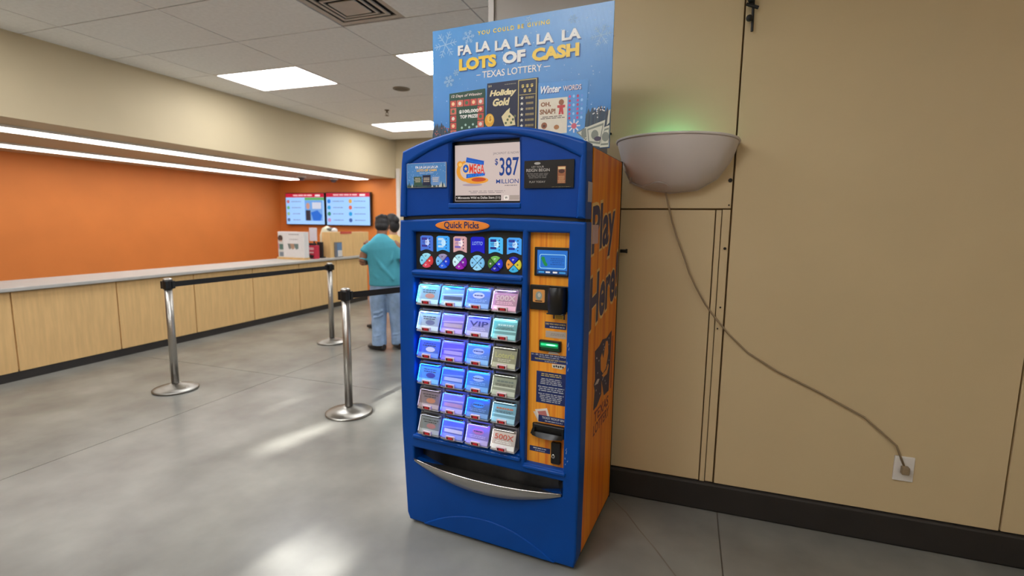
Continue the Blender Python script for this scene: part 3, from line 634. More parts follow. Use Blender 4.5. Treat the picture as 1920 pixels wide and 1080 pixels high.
p = B(); p.rect(f, 0.204, 0.915, 0.366, 0.953, LBLB, 1); p.text(f, '$1, $5, $10, $20 OR MULTIPLE', 0.207, 0.943, 0.364, 0.950, LT_, 2, 0.03); p.rows(f, 0.236, 0.935, 0.340, 0.941, 1, LT_, 2, rs); p.text(f, 'THIS MACHINE DOES NOT GIVE CHANGE', 0.222, 0.925, 0.364, 0.932, YE, 2, 0.03); p.rows(f, 0.262, 0.917, 0.33, 0.923, 1, LT_, 2, rs)
p.poly(f, [(0.283, 0.956), (0.336, 0.957), (0.320, 0.967), (0.290, 0.966)], ink((214, 214, 205)), 2); p.build('label_strip', pay)
p = B(); p.poly(f, [(0.302, 0.912), (0.362, 0.915), (0.362, 0.906), (0.345, 0.893), (0.304, 0.896)], ink((222, 216, 200)), 1)
for k in range(5): p.poly(f, ov(0.312 + 0.010 * k, 0.903 + 0.002 * (k % 2), 0.004, 0.005, 8), ink((50, 46, 48)), 2)
p.build('dice_sticker', pay)
p = B(); p.rect(f, 0.232, 0.732, 0.366, 0.874, LBLB, 1); p.rows(f, 0.240, 0.852, 0.360, 0.868, 2, YE, 2, rs); p.rows(f, 0.240, 0.816, 0.360, 0.846, 4, LT_, 2, rs); p.rows(f, 0.240, 0.784, 0.360, 0.810, 3, LT_, 2, rs); p.rows(f, 0.240, 0.738, 0.360, 0.778, 5, LT_, 2, rs); p.build('instruction_label', pay)
p = B(); p.poly(f, [(0.220, 0.686), (0.245, 0.642), (0.30, 0.65), (0.286, 0.699)], ink((224, 214, 206)), 1); p.poly(f, [(0.228, 0.697), (0.284, 0.711), (0.300, 0.666), (0.246, 0.652)], ink((236, 228, 220)), 2); p.poly(f, [(0.240, 0.690), (0.278, 0.699), (0.286, 0.676), (0.250, 0.668)], ink((196, 120, 116)), 3); p.build('card_picture', pay)
p = B(); p.rect(f, 0.245, 0.645, 0.366, 0.676, LBLB, 4); p.text(f, 'TICKET PICKUP BIN', 0.262, 0.661, 0.364, 0.671, LT_, 5, 0.03); p.rows(f, 0.270, 0.648, 0.362, 0.657, 1, LT_, 5, rs); p.build('label_strip', pay)
sl_ = B().plate(FRONT(0.006), [[(0.232, 0.640), (0.370, 0.640), (0.370, 0.596), (0.34, 0.588), (0.28, 0.583), (0.23, 0.586), (0.215, 0.592)], rr(0.236, 0.600, 0.360, 0.626, 0.006)], 0.026, BLACK, 0.004).build('receipt_slot', vm)
B().box(0.222, 0.370, 0.018, 0.030, 0.586, 0.638, BLACK).build('slot_back', sl_)
B().grid(lambda u, v: (0.224 + 0.142 * u, 0.004 - 0.020 * math.sin(PI * u) * v, 0.606 - 0.018 * v), 12, 3, BLACK).build('slot_lip', sl_, smooth=True)
p = B(); p.rect(f, 0.206, 0.503, 0.303, 0.527, LBLB, 1); p.rows(f, 0.212, 0.514, 0.297, 0.524, 1, LT_, 2, rs); p.rows(f, 0.226, 0.506, 0.286, 0.512, 1, LT_, 2, rs); p.build('label_strip', pay)
lk = B().plate(FRONT(0.014), [rr(0.311, 0.468, 0.354, 0.567, 0.006)], 0.018, BLACK, 0.004).build('lock_plate', vm)
B().plate(FRONT(0.008), [ov(0.324, 0.506, 0.0085, 0.0095)], 0.01, mat('lock_chrome', (205, 205, 205), 0.2, 1.0), 0.002).plate(FRONT(0.0078), [ov(0.324, 0.506, 0.0035, 0.004, 12)], 0.001, BLACK).build('lock_cylinder', lk)

# orange side: lettering and emblem
CREAM = ink((232, 196, 130)); f = SIDE(HW + 0.0042)
wl = lambda y, z: (y, z + 0.14 * (y - 0.10)); wh = lambda y, z: (y, z + 0.19 * (y - 0.10))
p = B().text(f, 'Play', 0.100, 1.304, 0.536, 1.596, CREAM, 1, 0.05, warp=wl, space=1.0); p.text(f, 'Play', 0.112, 1.318, 0.524, 1.582, NAVY, 3, 0.03, warp=wl); p.build('lettering', sp_)
p = B().text(f, 'Here!', 0.100, 1.030, 0.638, 1.294, CREAM, 1, 0.05, warp=wh); p.text(f, 'Here!', 0.110, 1.044, 0.628, 1.280, NAVY, 3, 0.03, warp=wh); p.build('lettering', sp_)
p = B(); EM = ink((18, 20, 74))
p.poly(f, [(0.225, 0.938), (0.30, 0.945), (0.36, 0.965), (0.44, 0.955), (0.55, 0.975), (0.545, 0.80), (0.53, 0.66), (0.43, 0.665), (0.40, 0.70), (0.30, 0.655), (0.23, 0.655), (0.245, 0.745), (0.225, 0.78), (0.245, 0.80)], EM, 1)
p.poly(f, [(0.335, 0.88), (0.36, 0.90), (0.39, 0.865), (0.43, 0.945), (0.475, 0.93), (0.49, 0.87), (0.45, 0.80), (0.39, 0.79), (0.345, 0.82)], ink((226, 140, 50)), 2)
p.poly(f, [(0.37, 0.785), (0.46, 0.79), (0.49, 0.815), (0.51, 0.80), (0.48, 0.765), (0.41, 0.765)], ink((226, 150, 70)), 3)
p.poly(f, [(0.235, 0.775), (0.29, 0.79), (0.33, 0.78), (0.30, 0.765)], ink((200, 190, 190)), 2)
p.poly(f, [(0.37, 0.76), (0.40, 0.71), (0.43, 0.66), (0.395, 0.64), (0.375, 0.68)], ink((222, 138, 48)), 2)
for q in range(26): y, z = rt.uniform(0.25, 0.52), rt.uniform(0.68, 0.95); p.poly(f, ov(y, z, 0.006, 0.005, 5), ink((206, 200, 214)), 1.5)
p.build('emblem', sp_)
p = B(); RD = ink((122, 30, 50)); p.text(f, 'TEXAS', 0.25, 0.585, 0.53, 0.640, RD, 2, 0.03); p.text(f, 'LOTTERY', 0.24, 0.522, 0.55, 0.576, RD, 2, 0.03); p.rect(f, 0.563, 0.66, 0.585, 0.94, ink((150, 52, 40)), 1); p.build('lettering', sp_)
TAG = mat('pale_tag', (176, 172, 190), 0.35)
B().box(0.4392, 0.4405, 0.022, 0.084, 1.600, 1.680, TAG).build('price_tag', vm)
B().box(HW + 0.005, HW + 0.007, 0.112, 0.205, 1.428, 1.508, mat('lilac_tag', (196, 166, 176), 0.35)).build('price_tag', vm)

# ================================================================== THE SIGN ON TOP
sg = tag(empty('display_sign', (0, 0, 1.832), MROT), 'blue winter-themed cardboard sign with white and yellow lettering standing on the machine', 'sign')
for_sign = lambda y: (Vector((0, y, -1.832)), Vector((1, 0, 0)), Vector((0, 0, 1)), Vector((0, -1, 0)))
SGM = bpy.data.materials.new('sign_print_blue'); SGM.use_nodes = True
def _sg():
    nt = SGM.node_tree; b = nt.nodes['Principled BSDF']; tc = nt.nodes.new('ShaderNodeTexCoord')
    sx = nt.nodes.new('ShaderNodeSeparateXYZ'); nt.links.new(tc.outputs['Object'], sx.inputs[0])
    nz = nt.nodes.new('ShaderNodeTexNoise'); nz.inputs['Scale'].default_value = 5; nz.inputs['Detail'].default_value = 5; nt.links.new(tc.outputs['Object'], nz.inputs['Vector'])
    ad = nt.nodes.new('ShaderNodeMath'); ad.operation = 'MULTIPLY_ADD'; ad.inputs[1].default_value = 0.22; nt.links.new(nz.outputs['Fac'], ad.inputs[0]); nt.links.new(sx.outputs['Z'], ad.inputs[2])
    rp = nt.nodes.new('ShaderNodeValToRGB'); e = rp.color_ramp.elements; e[0].position = 0.12; e[1].position = 0.62
    e[0].color = (*lin((58, 122, 190)), 1); e[1].color = (*lin((88, 152, 214)), 1)
    nt.links.new(ad.outputs[0], rp.inputs['Fac']); nt.links.new(rp.outputs['Color'], b.inputs['Base Color'])
    b.inputs['Roughness'].default_value = 0.27
    wv = nt.nodes.new('ShaderNodeTexWave'); wv.inputs['Scale'].default_value = 60; wv.bands_direction = 'X'; nt.links.new(tc.outputs['Object'], wv.inputs['Vector'])
    bp = nt.nodes.new('ShaderNodeBump'); bp.inputs['Strength'].default_value = 0.10; bp.inputs['Distance'].default_value = 0.002
    nt.links.new(wv.outputs['Fac'], bp.inputs['Height']); nt.links.new(bp.outputs['Normal'], b.inputs['Normal'])
_sg()
B().box(-0.402, 0.476, 0.200, 0.205, 0.0, 0.586, SGM).build('board', sg)
f = for_sign(0.1997)
OFFW = ink((232, 230, 224), 0.35); YEL = ink((240, 200, 60), 0.35); SHD = ink((32, 78, 140), 0.4); FLK = ink((150, 190, 226), 0.4)
def words(name, t, x0, z0, x1, z1, m, bold=0.02, shadow=True, shear=0.0):
    p = B()
    if shadow: p.text(f, t, x0 + 0.004, z0 - 0.005, x1 + 0.004, z1 - 0.005, SHD, 3, bold, shear)
    p.text(f, t, x0, z0, x1, z1, m, 4, bold, shear); p.build('lettering', sg)
p = B(); p.text(f, 'YOU COULD BE GIVING', -0.157, 2.367, 0.196, 2.385, ink((250, 220, 70), 0.35), 4, 0.02, space=1.35); p.build('lettering', sg)
for t, x0, x1, dz in (('FA', -0.262, -0.188, 0.0), ('LA', -0.166, -0.092, 0.004), ('LA', -0.068, 0.012, -0.002), ('LA', 0.032, 0.110, 0.003), ('LA', 0.136, 0.216, -0.001), ('LA', 0.252, 0.338, 0.0)):
    words('l', t, x0, 2.290 + dz, x1, 2.334 + dz, OFFW, 0.045)
words('l', 'LOTS', -0.256, 2.220, -0.060, 2.275, YEL, 0.055); words('l', 'OF', -0.028, 2.226, 0.084, 2.278, OFFW, 0.055); words('l', 'CASH', 0.116, 2.220, 0.332, 2.275, YEL, 0.055)
words('l', 'TEXAS LOTTERY', -0.132, 2.176, 0.164, 2.206, OFFW, 0.01, False)
p = B(); p.rect(f, -0.162, 2.190, -0.140, 2.193, OFFW, 4); p.rect(f, 0.172, 2.191, 0.202, 2.194, OFFW, 4); p.build('rule', sg)
def flake(cx, cz, r, wd):
    p = B()
    for k in range(6):
        a = PI / 3 * k + 0.12; d = (math.cos(a), math.sin(a))
        p.line(f, (cx, cz), (cx + d[0] * r, cz + d[1] * r), wd, FLK, 2)
        for q in ((0.45, 0.32), (0.7, 0.28)):
            for s_ in (-0.9, 0.9):
                b = (cx + d[0] * r * q[0], cz + d[1] * r * q[0]); p.line(f, b, (b[0] + math.cos(a + s_) * r * q[1], b[1] + math.sin(a + s_) * r * q[1]), wd * 0.8, FLK, 2)
    p.build('snowflake', sg)
for a in ((-0.330, 2.348, 0.062, 0.004), (-0.206, 2.366, 0.032, 0.004), (-0.312, 2.180, 0.028, 0.005), (-0.272, 2.215, 0.016, 0.003), (0.424, 2.290, 0.045, 0.003), (0.096, 2.398, 0.016, 0.002), (0.300, 2.372, 0.02, 0.002)): flake(*a)
p = B()
for k in range(150): r_ = rt.choice((0.0012, 0.0018, 0.0028)); p.poly(f, ov(rt.uniform(-0.395, 0.47), rt.uniform(1.95, 2.41), r_, r_, 6), FLK, 1.5)
o = p.build('snow_dots', sg); o['kind'] = 'stuff'
# treeline and banknotes along the bottom
p = B()
for x0, x1, zt in ((-0.402, -0.29, 2.004), (0.355, 0.474, 2.018)):
    for k in range(34):
        x = x0 + (x1 - x0) * (k + 0.5) / 34; h = zt - rt.uniform(0.0, 0.045) - (0.03 * abs((x - x0) / (x1 - x0) - (0.1 if x0 < 0 else 0.75)))
        p.poly(f, [(x - 0.009, 1.86), (min(x + 0.009, 0.4755), 1.86), (min(x + 0.006, 0.4755), h - 0.02), (x, h), (x - 0.006, h - 0.02)], ink(rt.choice([(46, 66, 84), (60, 78, 92), (72, 84, 90), (52, 60, 74)])), 2 + 0.02 * k)
p.rect(f, -0.4, 1.833, 0.47, 1.865, ink((70, 84, 96)), 2)
for k in range(14): p.poly(f, ov(rt.uniform(-0.398, -0.31), rt.uniform(1.93, 1.985), 0.003, 0.003, 6), ink((196, 92, 76)), 3)
for k in range(16): p.poly(f, ov(rt.uniform(0.40, 0.45), rt.uniform(1.96, 2.01), 0.003, 0.003, 6), ink((214, 214, 214)), 3)
p.build('treeline', sg)
p = B(); NB = ink((206, 204, 186)); NG = ink((128, 132, 122))
def note(q, l):
    p.poly(f, q, NB, l); c = (sum(a for a, b in q) / 4, sum(b for a, b in q) / 4)
    p.poly(f, [(c[0] + (a - c[0]) * 0.86, c[1] + (b - c[1]) * 0.80) for a, b in q], NG, l + 0.5); p.poly(f, [(c[0] + (a - c[0]) * 0.74, c[1] + (b - c[1]) * 0.62) for a, b in q], NB, l + 1)
    p.poly(f, ov(c[0], c[1], 0.016, 0.02, 12), NG, l + 1.5)
note([(0.325, 1.905), (0.374, 1.860), (0.400, 1.905), (0.372, 1.925)], 5); note([(0.372, 1.922), (0.380, 1.850), (0.440, 1.838), (0.455, 1.948)], 8); note([(0.435, 1.835), (0.474, 1.836), (0.474, 1.925), (0.452, 1.918)], 11)
p.poly(f, ov(0.425, 1.872, 0.016, 0.010, 10), ink((70, 60, 80)), 14); p.poly(f, [(0.462, 1.925), (0.473, 1.935), (0.475, 1.99), (0.468, 1.985)], NB, 9)
p.build('banknotes', sg)
# the three pictured tickets
def pic(pts, m, l):
    return B().poly(f, pts, m, l)
p = pic([(-0.310, 1.84), (-0.112, 1.84), (-0.116, 2.129), (-0.309, 2.122)], ink((36, 72, 56)), 5)
p.text(f, '12 Days of Winning', -0.298, 2.098, -0.132, 2.114, ink((222, 206, 196)), 7, 0.02, 0.2)
for i in range(5):
    for j in range(6):
        if 1 <= i <= 3 and 1 <= j <= 4: continue
        x, z = -0.304 + 0.037 * i, 2.058 - 0.034 * j; p.rect(f, x, z, x + 0.033, z + 0.030, ink([(196, 80, 70), (206, 106, 90), (186, 70, 66)][(i + j) % 3]), 6); p.poly(f, ov(x + 0.016, z + 0.015, 0.009, 0.009, 7), ink([(236, 196, 150), (70, 104, 70), (222, 214, 200)][(i * 2 + j) % 3]), 7)
p.text(f, '$100,000', -0.255, 2.024, -0.150, 2.042, ink((236, 234, 226)), 7, 0.04); p.text(f, 'TOP PRIZE!', -0.250, 2.002, -0.154, 2.018, ink((236, 234, 226)), 7, 0.04)
for k in range(5): p.poly(f, ov(-0.24 + 0.02 * k, 1.96 + 0.012 * (k % 2), 0.006, 0.006, 6), ink((170, 200, 186)), 7)
p.build('ticket_picture', sg)
p = pic([(-0.112, 1.84), (0.150, 1.84), (0.148, 2.151), (-0.105, 2.149)], ink((18, 26, 58)), 8)
GD = ink((222, 200, 116)); GD2 = ink((226, 210, 160))
p.text(f, 'Holiday', -0.092, 2.082, 0.044, 2.116, GD2, 11, 0.05, 0.25); p.text(f, 'Gold', -0.075, 2.044, 0.012, 2.078, GD2, 11, 0.05, 0.25)
p.rect(f, 0.052, 1.84, 0.055, 2.148, GD, 10); p.rect(f, 0.138, 1.84, 0.141, 2.148, GD, 10); p.rect(f, 0.052, 2.145, 0.141, 2.148, GD, 10); p.rect(f, 0.058, 2.082, 0.136, 2.084, GD, 10)
for x, z in ((0.068, 2.112), (0.090, 2.112), (0.112, 2.112), (0.078, 2.092), (0.102, 2.092)): p.text(f, '$', x, z, x + 0.013, z + 0.016, GD, 10, 0.03)
for k in range(8):
    z = 2.062 - 0.024 * k; p.text(f, '\u2605', 0.062, z, 0.080, z + 0.016, ink((226, 222, 206)), 10); p.rows(f, 0.086, z, 0.132, z + 0.014, 1, ink((150, 132, 90)), 10, rt, 0.7)
p.oval(f, -0.092, 1.984, 0.024, 0.030, ink((230, 168, 50)), 10); p.oval(f, -0.088, 1.990, 0.015, 0.018, ink((240, 198, 90)), 11); p.text(f, '$', -0.094, 1.978, -0.082, 2.002, ink((180, 116, 30)), 12, 0.03)
p.poly(f, [(-0.030, 1.996), (-0.005, 2.020), (0.012, 2.032), (0.010, 2.012), (0.034, 1.990), (0.040, 1.955), (-0.012, 1.950), (-0.024, 1.978)], GD2, 10)
for k in range(6): p.poly(f, ov(-0.008 + 0.009 * k, 1.966 + 0.014 * (k % 3), 0.006, 0.006, 7), ink((96, 104, 70)), 11)
p.text(f, '$10', -0.098, 2.130, -0.082, 2.140, GD2, 10); p.rows(f, -0.02, 2.132, 0.045, 2.140, 1, ink((130, 124, 110)), 10, rt)
p.build('ticket_picture', sg)
p = pic([(0.150, 1.84), (0.362, 1.84), (0.377, 2.120), (0.148, 2.127)], ink((90, 152, 216)), 5)
p.text(f, 'Winter', 0.162, 2.076, 0.258, 2.108, ink((40, 74, 140)), 6, 0.05, 0.3); p.text(f, 'Winter', 0.160, 2.079, 0.256, 2.111, ink((236, 240, 244)), 7, 0.03, 0.3); p.text(f, 'WORDS', 0.267, 2.080, 0.349, 2.102, ink((52, 70, 130)), 6, 0.03); p.text(f, 'WORDS', 0.264, 2.082, 0.346, 2.104, ink((226, 218, 224)), 7, 0.02)
p.rect(f, 0.152, 1.905, 0.286, 2.056, ink((226, 216, 196)), 7); p.text(f, 'OH,', 0.162, 2.020, 0.210, 2.042, ink((150, 104, 74)), 9, 0.05); p.text(f, 'SNAP!', 0.158, 1.990, 0.232, 2.012, ink((150, 104, 74)), 9, 0.05)
GB = ink((196, 62, 62)); GBR = ink((150, 92, 60))
p.oval(f, 0.258, 2.036, 0.012, 0.012, GBR, 9); p.poly(f, [(0.240, 2.024), (0.276, 2.024), (0.276, 2.014), (0.266, 2.012), (0.270, 1.985), (0.260, 1.985), (0.258, 1.998), (0.255, 1.985), (0.246, 1.985), (0.250, 2.012), (0.240, 2.014)], GB, 9)
p.rows(f, 0.156, 1.968, 0.282, 1.982, 2, ink((96, 84, 74)), 9, rt); p.oval(f, 0.180, 1.942, 0.014, 0.014, GBR, 9); p.oval(f, 0.180, 1.940, 0.007, 0.006, ink((90, 54, 40)), 10); p.oval(f, 0.238, 1.932, 0.012, 0.010, ink((176, 120, 70)), 9)
for i in range(4):
    for j in range(6): p.poly(f, ov(0.296 + 0.018 * i, 2.056 - 0.018 * j, 0.0055, 0.0065, 8), ink([(206, 80, 140), (110, 150, 220), (190, 60, 100), (150, 200, 240)][(i * 3 + j * 2) % 4]), 8)
for k in range(8):
    a = PI / 4 * k; p.line(f, (0.318, 1.932), (0.318 + 0.028 * math.cos(a), 1.932 + 0.028 * math.sin(a)), 0.006, ink((226, 226, 234)), 8)
p.oval(f, 0.318, 1.932, 0.012, 0.012, ink((206, 100, 120)), 9)
p.build('ticket_picture', sg)
# easel back so the board stands
B().add([(0.02, 0.206, 0.0), (0.02, 0.206, 0.35), (0.02, 0.36, 0.0), (0.024, 0.206, 0.0), (0.024, 0.206, 0.35), (0.024, 0.36, 0.0)], [(0, 1, 2), (3, 5, 4), (0, 3, 4, 1), (1, 4, 5, 2), (0, 2, 5, 3)], mat('kraft_card', (170, 136, 96), 0.8)).build('easel_back', sg)

# ================================================================== WALL LAMP (insect light) WITH ITS CORD
wlp = tag(empty('wall_lamp', (0.75, WY0 - 0.024, 1.80)), 'white half-bowl wall lamp with a green glow and hanging cord', 'wall lamp')
OUT = [(0.457, 1.918), (0.488, 1.80), (0.527, 1.726), (0.60, 1.690), (0.729, 1.668), (0.856, 1.682), (0.949, 1.738), (1.008, 1.828), (1.034, 1.902)]
def along(P, t):
    L = [0]
    for a, b in zip(P, P[1:]): L.append(L[-1] + math.hypot(b[0] - a[0], b[1] - a[1]))
    d = t * L[-1]
    for i in range(len(P) - 1):
        if d <= L[i + 1] + 1e-9:
            k = (d - L[i]) / (L[i + 1] - L[i]); return (P[i][0] + (P[i + 1][0] - P[i][0]) * k, P[i][1] + (P[i + 1][1] - P[i][1]) * k)
    return P[-1]
def bowl(u, v):
    bx, bz = along(OUT, u); tx = OUT[0][0] + (OUT[-1][0] - OUT[0][0]) * (0.5 - 0.5 * math.cos(PI * u)); tz = 1.916 - 0.012 * u + 0.026 * math.sin(PI * u)
    pr = 0.175 * math.sin(PI * u) ** 0.55; k = math.sin(v * PI / 2); e = math.cos(v * PI / 2)
    return (bx * k + tx * (1 - k) - 0.75, -(pr * e ** 0.55 * (0.35 + 0.65 * e ** 0.5)) , tz * (1 - k ** 1.3) + bz * k ** 1.3 - 1.80 + 0.004)
LAMPW = mat('lamp_shell', (206, 196, 190), 0.45, var=0.02)
o = B().grid(bowl, 40, 16, LAMPW).build('shell', wlp, smooth=True)
md = o.modifiers.new('thick', 'SOLIDIFY'); md.thickness = 0.008; md.offset = 1
B().plate((Vector((-0.75, 0.0, -1.80)), Vector((1, 0, 0)), Vector((0, 0, 1)), Vector((0, -1, 0))), [OUT], 0.012, LAMPW).build('back_plate', wlp)
B().tube([Vector(bowl(i / 30, 0.0)) + Vector((0, 0, 0.002)) for i in range(31)], 0.007, LAMPW, 8).build('rim', wlp, smooth=True)
B().tube([Vector(bowl(0.19 + 0.30 * t, 0.74 + 0.14 * math.sin(PI * t * 1.6 + 0.4) + 0.10 * t)) + Vector((0, -0.010, 0)) for t in [i / 16 for i in range(17)]], 0.0028, mat('shell_groove', (178, 168, 162), 0.5), 6).build('swoosh_seam', wlp)
B().box(-0.215, -0.205, -0.118, -0.108, -0.085, -0.055, mat('shell_clip', (140, 130, 122), 0.5)).build('clip', wlp)
B().tube([(-0.12, -0.066, 0.112), (0.08, -0.066, 0.112)], 0.011, emit('green_tube', (110, 255, 205), 11.0, False), 10).build('lamp_tube', wlp, smooth=True)
cord = [(0.707, 1.672), (0.720, 1.62), (0.745, 1.530), (0.776, 1.440), (0.806, 1.368), (0.842, 1.27), (0.880, 1.195), (0.930, 1.11), (0.98, 1.045), (1.045, 0.970), (1.14, 0.882), (1.28, 0.80), (1.46, 0.72), (1.66, 0.62), (1.80, 0.50), (1.84, 0.40)]
B().tube([(x - 0.75, -0.012 if i else -0.03, z - 1.80) for i, (x, z) in enumerate(cord)], 0.0045, mat('beige_cord', (150, 130, 102), 0.5), 8).build('power_cord', wlp, smooth=True)
B().box(1.825 - 0.75, 1.855 - 0.75, -0.036, -0.008, 0.372 - 1.80, 0.408 - 1.80, mat('beige_cord', (150, 130, 102), 0.5)).build('plug', wlp, bevel=0.004)
B().box(1.80, 1.88, WY0 - 0.032, WY0 - 0.022, 0.33, 0.45, WHITE).build('outlet_plate', wb, bevel=0.003)
# black fitting at the top of the panel seam
bk = tag(empty('bracket', (1.045, WY0 - 0.024, 2.50)), 'small black knobbed fitting high on the beige panelled wall', 'fitting')
B().tube([(0, 0, 0.05), (0, -0.03, 0.05)], 0.012, BLACKM, 10).tube([(-0.022, -0.03, 0.03), (0.03, -0.03, 0.008)], 0.008, BLACKM, 8).build('arm', bk)
B().ball((-0.004, -0.035, 0.048), 0.016, BLACKM).build('knob', bk, smooth=True); B().ball((-0.006, -0.035, -0.035), 0.015, BLACKM).build('knob', bk, smooth=True)
B().tube([(0.008, -0.02, 0.06), (0.010, -0.02, -0.09)], 0.006, BLACKM, 8).build('rod', bk)

# ================================================================== QUEUE POSTS
def stanchion(x, y, label, belt_to=None):
    t = tag(empty('stanchion', (x, y, 0)), label, 'queue post', 'brushed steel queue posts')
    link('base', ST['base'], t); link('pole', ST['pole'], t); link('belt_head', ST['head'], t); link('cap', ST['cap'], t)
    if belt_to:
        d = Vector((belt_to[0] - x, belt_to[1] - y, 0)); l = d.length; d.normalize(); n = Vector((-d.y, d.x, 0)) * 0.001; a = d * 0.04; b = d * (l - 0.045)
        vs_ = [p + n * sx + Vector((0, 0, z)) for p in (a, b) for sx in (-1, 1) for z in (0.918, 0.966)]
        B().add(vs_, [(0, 1, 3, 2), (4, 6, 7, 5), (0, 4, 5, 1), (2, 3, 7, 6), (0, 2, 6, 4), (1, 5, 7, 3)], mat('black_webbing', (24, 23, 26), 0.8, bump=0.2, bscale=300)).build('belt', t)
        B().tube([b - d * 0.005 + Vector((0, 0, 0.912)), b - d * 0.005 + Vector((0, 0, 0.972))], 0.009, BLACK, 8).build('belt_clip', t)
    return t
BASEM = mat('spun_steel', (150, 147, 142), 0.30, 1.0, var=0.05)
_n = BASEM.node_tree; _t = _n.nodes.new('ShaderNodeTangent'); _t.direction_type = 'RADIAL'; _t.axis = 'Z'
_n.links.new(_t.outputs[0], _n.nodes['Principled BSDF'].inputs['Tangent']); _n.nodes['Principled BSDF'].inputs['Anisotropic'].default_value = 0.85
_base = B().lathe([(0.176, 0.0), (0.180, 0.006), (0.180, 0.014), (0.172, 0.020), (0.10, 0.040), (0.05, 0.056), (0.036, 0.062)], 48, BASEM).mesh('base')
_base.polygons.foreach_set('use_smooth', [True] * len(_base.polygons))
_pole = B().lathe([(0.0305, 0.05), (0.0305, 0.93)], 28, STEEL).mesh('pole', True)
_head = B().lathe([(0.036, 0.905), (0.040, 0.912), (0.040, 0.975), (0.037, 0.982)], 28, BLACK)
for k in range(4):
    a = PI / 2 * k + 0.6; _head.box(0.036 * math.cos(a) - 0.014, 0.036 * math.cos(a) + 0.014, 0.036 * math.sin(a) - 0.014, 0.036 * math.sin(a) + 0.014, 0.910, 0.975, BLACK)
ST = {'base': _base, 'pole': _pole, 'head': _head.mesh('belt_head'), 'cap': B().lathe([(0.036, 0.982), (0.036, 0.992), (0.026, 1.0), (0.005, 1.003)], 28, STEEL).mesh('cap', True)}
stanchion(-1.637, 1.140, 'nearest brushed steel queue post, its belt running behind the blue machine', (-0.98, 2.66))
stanchion(-3.314, 3.010, 'steel queue post in front of the wooden counter with its belt to the left', (-3.42, 1.05))
stanchion(-0.98, 2.66, 'steel queue post hidden behind the blue machine')
stanchion(-3.42, 1.05, 'steel queue post left of the photograph, end of the far belt')

# ================================================================== SERVICE COUNTER
CT = 0.872
for k in range(7):
    y0 = 6.115 - 0.9 * (k + 1)
    t = tag(empty('counter_cabinet', (-5.0, y0, 0)), ['maple counter cabinet at the far end of the row, beside the man in teal', 'maple counter cabinet behind the far queue post', 'maple counter cabinet under the white notice box, at the photo edge'][k] if k < 3 else 'maple counter cabinet, number %s along the row from the white notice box' % ['one', 'two', 'three', 'four'][k - 3], 'cabinet', 'cabinets of the service counter')
    B().box(-0.62, 0.0, 0.0, 0.9, 0.10, CT - 0.04, WOOD).build('body', t)
    B().box(0.0, 0.018, 0.006, 0.894, 0.085, CT - 0.045, WOOD).build('front_panel', t, bevel=0.002)
    B().box(-0.60, -0.02, 0.0, 0.9, 0.0, 0.10, RUBBER).build('kick_plate', t)
    B().box(-0.02, 0.010, 0.0, 0.9, 0.0, 0.085, RUBBER).build('kick_board', t)
tag(B().box(-5.66, -4.935, -0.2, 6.16, CT - 0.036, CT, GREYTOP).build('countertop', bevel=0.006), 'long pale grey laminate countertop over the maple cabinets', 'countertop')
wbx = tag(empty('wooden_partition_box', (-5.03, 5.14, CT)), 'maple wooden box standing on the counter with a card holder on its face', 'box')
B().box(-0.18, 0, 0, 0.625, 0, 0.443, WOOD).build('case', wbx, bevel=0.004); B().box(-0.18, -0.003, 0.630, 1.11, 0, 0.436, WOOD).build('case', wbx, bevel=0.004)
B().box(0.0, 0.006, 0.27, 0.58, 0.408, 0.45, ink((190, 78, 66))).build('red_strip', wbx)
ch = tag(empty('card_holder', (-5.005, 5.33, CT)), 'clear holder of blue and white cards leaning on the wooden box', 'card holder')
B().box(-0.01, 0.012, -0.10, 0.10, 0, 0.012, mat('holder_grey', (110, 112, 118), 0.3)).build('foot', ch)
B().box(-0.018, -0.012, -0.10, 0.10, 0.012, 0.265, mat('holder_grey', (110, 112, 118), 0.3)).build('back', ch)
B().box(-0.011, -0.006, -0.04, 0.09, 0.012, 0.25, ink((96, 128, 164))).build('card', ch); B().box(-0.005, 0.0, -0.03, 0.085, 0.012, 0.12, ink((208, 206, 204))).build('card', ch)
wn = tag(empty('notice_box', (-5.30, 4.50, CT)), 'white notice box with small pictures on a maple plinth', 'notice box')
B().box(-0.29, 0.26, 0.0, 0.14, 0, 0.034, WOOD).build('plinth', wn); B().box(-0.268, 0.268, 0.01, 0.12, 0.034, 0.452, ink((214, 212, 212))).build('case', wn, bevel=0.004)
f = FRONT(0.0095); p = B(); p.rect(f, -0.265, 0.04, -0.155, 0.40, ink((196, 196, 192)), 1); p.oval(f, -0.215, 0.345, 0.05, 0.05, ink((70, 56, 54)), 2); p.rect(f, -0.25, 0.29, -0.18, 0.31, ink((196, 150, 130)), 3); p.rect(f, -0.24, 0.16, -0.16, 0.25, ink((84, 116, 108)), 2); p.rect(f, -0.262, 0.17, -0.245, 0.26, ink((200, 130, 150)), 2); p.rect(f, -0.24, 0.05, -0.16, 0.12, ink((120, 132, 144)), 2)
p.rows(f, -0.07, 0.395, 0.20, 0.425, 1, ink((140, 136, 136)), 2, rs); p.rows(f, -0.06, 0.315, 0.18, 0.345, 1, ink((170, 166, 168)), 2, rs)
for x0, x1, c in ((-0.07, 0.0, (112, 120, 118)), (-0.02, 0.07, (166, 134, 112)), (0.06, 0.15, (104, 122, 120))): p.poly(f, [(x0, 0.26), (x1, 0.26), (x1, 0.18), ((x0 + x1) / 2, 0.165), (x0 + 0.02, 0.19)], ink(c), 2 + x0)
p.build('print', wn)
rb = tag(empty('display_box', (-5.165, 4.78, CT)), 'small red and black display box with white words on the counter', 'display box')
B().box(-0.115, 0.115, 0, 0.10, 0, 0.225, ink((186, 36, 66))).build('case', rb, bevel=0.004)
